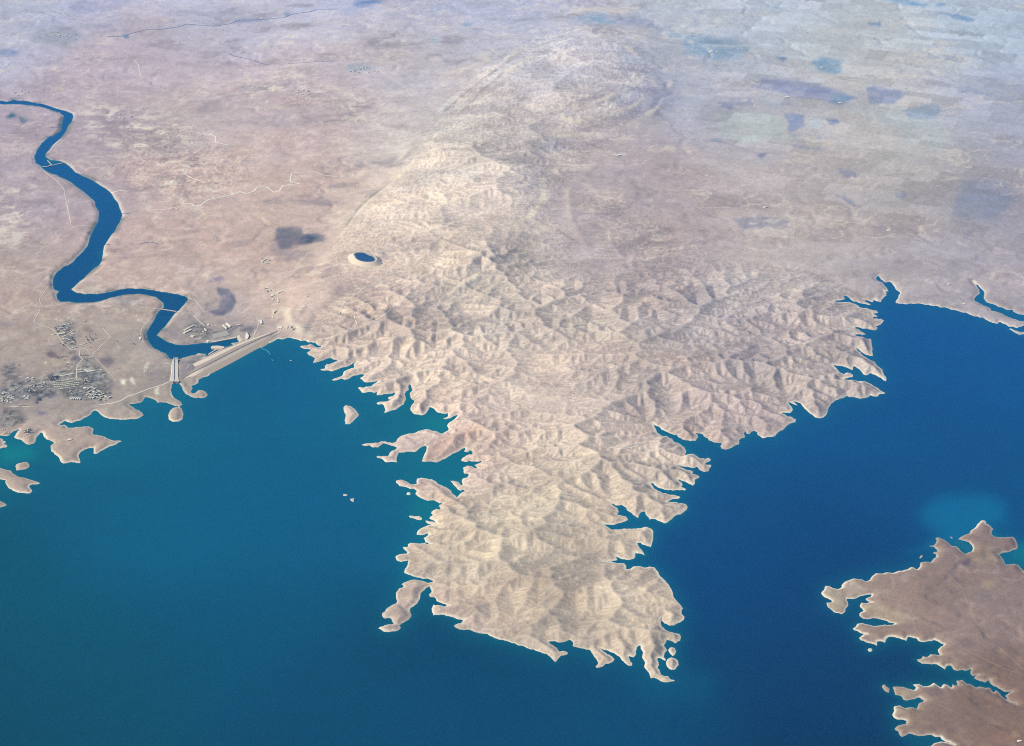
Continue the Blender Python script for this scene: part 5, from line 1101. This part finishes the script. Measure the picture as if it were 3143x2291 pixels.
def building_from(text, h, label):
    P = trace(text); zs = [at(u, v)[2] for u, v in P]; z0, z1 = min(zs) - 2, float(np.mean(zs)) + h
    pts = [ground(u, v, z1) for u, v in P]
    cx, cy = float(np.mean([p[0] for p in pts])), float(np.mean([p[1] for p in pts]))
    root = empty('building', (cx, cy, z0), label, 'building', )
    b = MB(); b.prism(pts, z0, z1); b.build('wall', M_CREAM, root, root.location[:])
    roof = M_RUST if 'red roofed' in label else (M_GREY if 'grey' in label else (M_GRAVEL if 'pinkish' in label else M_WHITE))
    if 'cream' in label or 'pale' in label: roof = M_CREAM
    q = [(cx + (x-cx)*1.03, cy + (y-cy)*1.03) for x, y in pts]
    b = MB(); b.prism(q, z1 + .003, z1 + .9); b.box(cx, cy, z1 + .9, 3, 3, 2); b.build('roof', roof, root, root.location[:])
for t, h_, lab in bd: building_from(t, h_, lab)

# ------------------------------------------------------------------ houses and trees of the towns
def house_proto(lx, ly, h, wall, roof, wing):
    b = MB()
    b.box(0, 0, -3, lx, ly, h + 3, 0, 0); b.box(0, 0, h + .002, lx*1.04, ly*1.04, 0.5, 0, 1)
    if wing:
        b.box(lx*.5 + 2.5, -ly*.15, -3, 5, ly*.6, h*.75 + 3, 0, 0); b.box(lx*.5 + 2.5, -ly*.15, h*.75 + .002, 5.4, ly*.64, 0.4, 0, 1)
    b.box(lx*.22, ly*.2, h + .5, 3.2, 3.0, 2.4, 0, 0)
    for i in range(max(2, int(lx//4))):
        x = -lx/2 + (i + .5)*lx/max(2, int(lx//4))
        b.box(x, -ly/2 - .06, h*.45, 1.3, .2, 1.4, 0, 2); b.box(x, ly/2 + .06, h*.45, 1.3, .2, 1.4, 0, 2)
    me = b.build('house', [wall, roof, M_DARKW])
    return me
PROTO = {}
def proto(key):
    if key not in PROTO:
        lx, ly, h, wl, rf, wing = {'white': (17, 13, 6, M_CREAM, M_WHITE, True), 'cream': (16, 12, 5.5, M_CREAM, M_CREAM, True), 'grey': (15, 12, 5, M_GREY, M_GREY, False),
            'block': (34, 12, 11, M_CREAM, M_WHITE, False), 'greyblock': (40, 13, 10, M_GREY, M_CREAM, False)}[key]
        o = house_proto(lx, ly, h, wl, rf, wing)
        PROTO[key] = o
        return o, True
    return PROTO[key], False
def put_house(u, v, key, rot, label, group, cat='house', name='house', sc=1.0):
    o, first = proto(key)
    if not first: o = o.copy(); link(o)
    o.name = name
    o.location = at(u, v, 0.3); o.rotation_euler.z = rot; o.scale = (sc*rnd.uniform(.85, 1.15), sc*rnd.uniform(.85, 1.15), rnd.uniform(.85, 1.2))
    return tag(o, label, cat, group)
def row(text, gap, jit, key, rot, label, group, cat='house', name='house', skip=0.0, sc=1.0):
    P = trace(text); L = np.hypot(*np.diff(P, axis=0).T).sum()
    for u, v in resample(P, max(2, int(round(L/gap)) + 1)):
        if rnd.random() < skip: continue
        put_house(u + rnd.uniform(-jit, jit), v + rnd.uniform(-jit, jit)*.6, rnd.choice(key) if isinstance(key, tuple) else key, rot + rnd.uniform(-.15, .15), label, group, cat, name, sc)
def scatter(text, n, mind, key, rot, label, group, cat='house', name='house', sc=1.0):
    P = trace(text); lo, hi = P.min(0), P.max(0); got = []
    for _ in range(n*60):
        if len(got) >= n: break
        p = lo + (hi-lo)*np.array([rnd.random(), rnd.random()])
        x, y = p; ins = False
        for (x0, y0), (x1, y1) in zip(P, np.roll(P, -1, 0)):
            if (y0 > y) != (y1 > y) and x < (x1-x0)*(y-y0)/(y1-y0) + x0: ins = not ins
        if ins and all(math.hypot(x-a, (y-b)*1.7) > mind for a, b in got):
            got.append((x, y))
            put_house(x, y, rnd.choice(key) if isinstance(key, tuple) else key, rot + rnd.choice((0, math.pi/2)) + rnd.uniform(-.1, .1), label, group, cat, name, sc)
UV = 'white or cream house scattered through the upper village left of the river'
for x, y in trace('''M 470,265 520,280 580,245 620,262 660,300 700,330 740,240 820,210 500,345 560,340 430,400 620,390 800,410 850,410 830,445 880,432 790,480 830,510 760,545 800,560 850,520 620,570 560,590 600,650 570,640 690,640 730,680 820,720
 850,730 880,750 790,760 870,860 900,810 920,880 850,895 815,870 540,800 560,830'''):
    put_house(x, y, rnd.choice(('white', 'white', 'cream')), 0.35 + rnd.uniform(-.2, .2), UV, 'upper village houses', sc=1.05)
put_house(*trace('M 980,440')[0], 'white', .2, 'lone bright white house just right of the upper village', None, sc=1.3)
put_house(*trace('M 1155,160')[0], 'white', .2, 'lone white house above and right of the upper village', None, sc=1.1)
for x, y in trace('M 1050,830 1090,820 1120,840 1160,770 1100,800 1150,840 1180,780'): put_house(x, y, 'white', .3, 'white house in the small cluster beside the walled plots road', 'houses by the walled plots road')
for x, y in trace('M 1400,660 1340,1150 1410,1150 1320,1180 1470,1080'): put_house(x, y, 'cream', .3, 'cream house on the road between village and town', 'roadside houses')
put_house(*trace('M 720,1310')[0], 'white', .2, 'bright white house at the top left corner of the town', None, sc=1.35)
for x, y in trace('M 765,1290 800,1310 730,1400 700,1440'): put_house(x, y, 'cream', .3, 'cream house beside the bright white corner house of the town', 'houses by the corner house')
row('Q 1310,480 1400,470 1500,495 1700,478', 5.5, 1.2, ('white', 'cream'), .15, 'pale house on the long terrace along the top right of the town', 'top terrace houses', sc=1.25)
row('Q 1310,510 1450,512 1560,500', 6.5, 1.2, ('white', 'cream'), .15, 'pale house on the long terrace along the top right of the town', 'top terrace houses', sc=1.1)
row('Q 1070,490 1160,480 1250,500', 5.5, 2.0, ('cream', 'grey'), .3, 'cream or grey house on the upper slope left of the main street', 'upper slope houses')
row('Q 930,570 1080,575 1220,545', 7, 1.0, ('white', 'cream'), .2, 'pale house on the bare white bank above the dark grove', 'white bank houses', sc=1.2)
DR = 'pale house in the dense straight rows at the centre of the town'
for t in ('Q 930,672 1100,655 1290,622', 'Q 920,705 1100,692 1310,665', 'Q 920,735 1100,725 1330,695', 'Q 930,765 1120,750 1330,725', 'Q 990,800 1120,785 1250,770'):
    row(t, 6.4, 0.9, ('white', 'cream', 'cream'), .12, DR, 'dense central rows', sc=0.95)
scatter('Q 1380,640 1480,600 1560,610 1550,680 1500,730 1400,720', 12, 4.2, ('white', 'grey'), .3, 'pale house in the wooded cluster right of the central rows', 'wooded cluster houses')
scatter('Q 1150,780 1350,770 1370,880 1180,900', 14, 4.4, ('cream', 'grey'), .2, 'grey or cream house below the central rows', 'houses below the central rows')
AB = 'long grey apartment block in the staggered estate at the lower right of the town'
for k, (x, y) in enumerate(trace('Q 1440,790 1500,800 1560,780 1610,800 1660,830 1520,850 1580,850 1640,870 1700,860 1480,900 1540,905 1610,910 1680,900 1740,890 1520,950 1590,950 1650,950 1720,935 1790,930 1690,980 1760,985 1850,950')):
    put_house(x, y, 'greyblock' if k % 3 else 'block', 0.9 if k % 2 else -.5, AB, 'staggered apartment estate', 'apartment block', 'apartment_block')
TB = 'narrow white block in the comb of upright blocks at the lower centre of the town'
for x in range(1190, 1370, 18): put_house(*trace('Q %d,%d' % (x, 960 + 14*((x//18) % 2)))[0], 'block', 1.45, TB, 'comb of upright blocks', 'apartment block', 'apartment_block', .8)
scatter('Q 0,830 120,850 260,960 200,1040 0,1040', 34, 3.0, ('white', 'cream'), .3, 'small white house in the scattered quarter at the far left of the town', 'far left quarter houses')
scatter('Q 430,640 490,600 560,610 550,650 460,690', 9, 3.6, ('white', 'grey'), .4, 'house in the small group on the upper left edge of the town', 'upper left group houses')
scatter('Q 200,780 430,770 700,680 820,700 800,800 620,830 420,860 240,830', 26, 5.2, ('grey', 'cream'), .5, 'grey or cream house on the slanting streets left of the dark grove', 'slanting street houses')
scatter('Q 380,940 430,900 480,920 470,980 400,980', 7, 3.6, ('white',), .4, 'white house in the small group above the dark pond strip', 'pond strip houses')
scatter('Q 310,1060 440,1050 480,1080 320,1090', 6, 4, ('cream',), .1, 'cream house beside the straight pale road left', 'straight road houses')
scatter('Q 400,1500 480,1480 540,1530 440,1565', 6, 4, ('white',), .3, 'white house in the grove on the rounded headland', 'headland grove houses')
scatter('Q 40,1490 140,1450 250,1440 160,1560 40,1570', 6, 6, ('cream',), .2, 'cream house on the shore terrace at the far left', 'shore terrace houses')
put_house(*trace('L 1005,475')[0], 'white', .3, 'white farmhouse alone on the star shaped headland', None, sc=1.8)
for t, n, lab in [('X 30,430 240,430 230,470 60,480', 14, 'tiny house in the far village on the plain'), ('W 1920,590 2010,590 2020,640 1930,640', 10, 'tiny house in the far hamlet left of the ridge'), ('W 60,600 200,590 190,625 80,625', 7, 'tiny white house by the upper river at the left edge'),
    ('W 330,210 480,200 540,250 350,300', 12, 'tiny house in the hazy town at the far upper left'), ('W 760,740 880,760 840,790 770,780', 7, 'tiny house in the badlands hamlet'), ('V 20,80 180,90 170,200 30,190', 8, 'tiny house in the hamlet beyond the dam'), ('V 80,600 130,620 130,690 90,690', 4, 'tiny hut west of the works camp')]:
    scatter(t, n, 5.0, ('white', 'grey'), .3, lab, lab.replace('tiny ', '') + 's', sc=1.5)
for t, lab in [('Y 188,340', 'tiny white building in the blue far town'), ('Y 230,338', 'tiny white building right in the blue far town'), ('Y 910,440', 'tiny white speck of a building in the far green village'), ('Y 685,632', 'tiny white building in the dark field patch'), ('Y 1028,670', 'tiny white building at the right of the dark field patch'),
    ('Y 1345,1500', 'white farm building above the right bay'), ('Y 540,1350', 'white farm building on the right plain'), ('X 1800,1010', 'white building by the lone dark knoll'), ('K 2155,1605', 'bright white house at the lower right corner'), ('I 1625,420', 'white house on the shore of the right bay'), ('I 1480,232', 'white shed above the right bay'), ('V 830,775', 'white hut on the open slope left of the ring dyke')]:
    put_house(*trace(t)[0], 'white', .3, lab, None, sc=2.2 if t[0] in 'XY' else 1.5)

def tree_proto():
    root = empty('tree', (0, 0, 0), None, 'tree')
    b = MB()
    n = 7
    rings = [(0.45, -1.0), (0.36, 1.2), (0.26, 2.6), (0.12, 4.6)]
    vs = [(r*math.cos(a*PI2/n), r*math.sin(a*PI2/n), z_) for r, z_ in rings for a in range(n)]
    b.add(vs, [(k*n+i, k*n+(i+1) % n, (k+1)*n+(i+1) % n, (k+1)*n+i) for k in range(len(rings)-1) for i in range(n)])
    for a in range(5):
        t = a*PI2/5
        b.bar([(0, 0, 2.0 + .2*a), (1.2*math.cos(t), 1.2*math.sin(t), 3.3), (2.0*math.cos(t), 2.0*math.sin(t), 4.4)], .1, .1, .1)
    b.build('trunk', M_BARK, root)
    b = MB()
    lr = random.Random(9)
    for c in range(16):
        t = lr.uniform(0, PI2); r = lr.uniform(0, 2.4); cz = lr.uniform(3.0, 6.4); cr = lr.uniform(.9, 1.6)
        for k in range(26):
            d = Vector((lr.gauss(0, 1), lr.gauss(0, 1), lr.gauss(0, .8))).normalized()*cr*lr.uniform(.7, 1.05)
            p = Vector((r*math.cos(t), r*math.sin(t), cz)) + d
            e1 = Vector((lr.gauss(0, 1), lr.gauss(0, 1), lr.gauss(0, .5))).normalized()*.55; e2 = e1.cross(d.normalized() + Vector((.01, 0, 0))).normalized()*.4
            b.add([p - e1, p + e2, p + e1, p - e2], [(0, 1, 2, 3)])
    b.build('crown', M_LEAF, root)
    return root
TREE = tree_proto(); tree_used = [False]
def put_tree(u, v, label, group, sc=1.0):
    o = TREE
    if tree_used[0]:
        o = TREE.copy(); link(o)
        for ch in TREE.children:
            c_ = ch.copy(); link(c_, o)
    tree_used[0] = True
    o.location = at(u, v); o.rotation_euler.z = rnd.uniform(0, 6.28); k = sc*rnd.uniform(.85, 1.2)*1.5; o.scale = (k*1.15, k*1.15, k)
    tag(o, label, 'tree', group)
for x, y in trace('M 345,330 360,345 380,380 400,370 440,430 420,460 460,450 570,290 730,320 540,360 530,350 750,210 760,205 650,480 480,570 650,580 600,610 670,680 720,560 740,580 820,600 830,620 830,640 850,680 890,710 910,740 780,740 610,770 630,770 500,790 515,770 590,800 600,820 640,850 880,810 910,820 830,915 960,890 1000,830 1110,855 825,640'):
    put_tree(x, y, 'dark tree among the houses of the upper village', 'upper village trees')
for x, y in trace('M 1220,600 1250,660 1260,680 1275,700 1290,710 1330,600 1350,630 1370,670 1390,690 1410,640 1420,685 1490,640 1310,540 1480,520 1340,890 1330,760'): put_tree(x, y, 'dark tree in the hedges of the walled plots right of the village', 'walled plot trees')
for x, y in trace('M 500,1160 540,1155 580,1148 620,1142 670,1140 1060,1110 1100,1108 1150,1104 1200,1104 1250,1104 690,1360 800,1240 430,1180 450,1190 1240,1255'): put_tree(x, y, 'dark tree in the tree row between village and town', 'tree rows between village and town')
for x, y in trace('S 1550,400 1555,410 1680,340 1685,350 1620,310 1360,372'): put_tree(x, y, 'dark tree standing alone near the left river bank', 'river bank trees', 1.2)
def tree_scatter(t, n, label, group):
    P = trace(t); lo, hi = P.min(0), P.max(0); k = 0
    while k < n:
        x, y = lo + (hi-lo)*np.array([rnd.random(), rnd.random()]); ins = False
        for (x0, y0), (x1, y1) in zip(P, np.roll(P, -1, 0)):
            if (y0 > y) != (y1 > y) and x < (x1-x0)*(y-y0)/(y1-y0) + x0: ins = not ins
        if ins: put_tree(x, y, label, group); k += 1
tree_scatter('Q 1380,640 1480,600 1560,610 1550,680 1500,730 1400,720', 16, 'dark tree in the wooded cluster right of the central rows', 'wooded cluster trees')
tree_scatter('Q 800,610 960,575 1060,620 920,660 820,660', 26, 'dark tree in the grove left of the central rows', 'central grove trees')
tree_scatter('Q 1380,770 1600,760 1880,870 1850,960 1480,980', 26, 'dark tree between the staggered apartment blocks', 'apartment estate trees')
tree_scatter('Q 400,1490 520,1485 550,1530 450,1565', 14, 'dark tree in the grove on the rounded headland', 'headland grove trees')
tree_scatter('Q 450,760 700,700 820,740 640,900 460,980', 20, 'dark tree along the slanting streets left of the grove', 'slanting street trees')
tree_scatter('Q 590,1060 640,970 690,940 680,1010', 12, 'dark tree in the narrow strip below the town', 'narrow strip trees')

# ------------------------------------------------------------------ on the lake: float line and raft behind the dam
def float_line(text, label, group):
    P = resample(trace(text), 30)
    b = MB()
    x, y = ground(P[:, 0], P[:, 1], 0.0)
    b.bar([(a, c, 0.5) for a, c in zip(x, y)], 2.2, 0.7, 1.0)
    for a, c in list(zip(x, y))[::3]: b.box(a, c, 0.3, 5, 5, 1.6)
    tag(b.build('float_line', M_FLOAT), label, 'float line', group)
float_line('R 1815,530 1860,560 1890,565 1920,590 1945,630', 'curved pale line of floats reaching out from the dam', None)
float_line('R 1970,700 1980,712 1990,720', 'short pale piece of float line off the end of the curved one', None)
float_line('R 2155,800 2170,799 2182,800', 'short level piece of float line right of the others', None)
b = MB(); b.box(0, 0, -.6, 22, 9, 1.6); b.box(-3, 0, 1.0, 8, 6, 3.2, 0, 1); b.box(-3, 0, 4.2, 9, 7, .4); b.box(9, 0, 1.0, 2, 2, 2.2, 0, 1)
o = b.build('raft', [M_WHITE, M_CREAM]); x, y = ground(*trace('O 2200,1110')[0], 0.0); o.location = (float(x), float(y), 0)
tag(o, 'small white work raft afloat off the dam', 'raft')
# ------------------------------------------------------------------ the air between
def haze_box():
    x0, x1 = float(PX.min()) - 2000, float(PX.max()) + 2000; y0, y1 = -6000.0, float(PY.max()) + 2000; z0, z1 = min(float(ZT.min()), RIVER_Z) - 1.0, ALT + 60.0
    v = [(x, y, z) for z in (z0, z1) for y in (y0, y1) for x in (x0, x1)]
    f = [(0, 2, 3, 1), (4, 5, 7, 6), (0, 1, 5, 4), (2, 6, 7, 3), (0, 4, 6, 2), (1, 3, 7, 5)]
    me = bpy.data.meshes.new('haze'); me.from_pydata(v, [], f); me.update()
    m = bpy.data.materials.new('haze'); m.use_nodes = True
    nt = m.node_tree; nt.nodes.clear()
    out = nt.nodes.new('ShaderNodeOutputMaterial'); pv = nt.nodes.new('ShaderNodeVolumePrincipled')
    pv.inputs['Density'].default_value = HAZE_DENSITY
    pv.inputs['Color'].default_value = HAZE_COLOR
    pv.inputs['Anisotropy'].default_value = 0.0
    nt.links.new(pv.outputs[0], out.inputs['Volume'])
    me.materials.append(m)
    return tag(link(bpy.data.objects.new('haze', me)), 'pale blue summer haze over the whole view', 'haze', None, 'stuff')
haze_box()
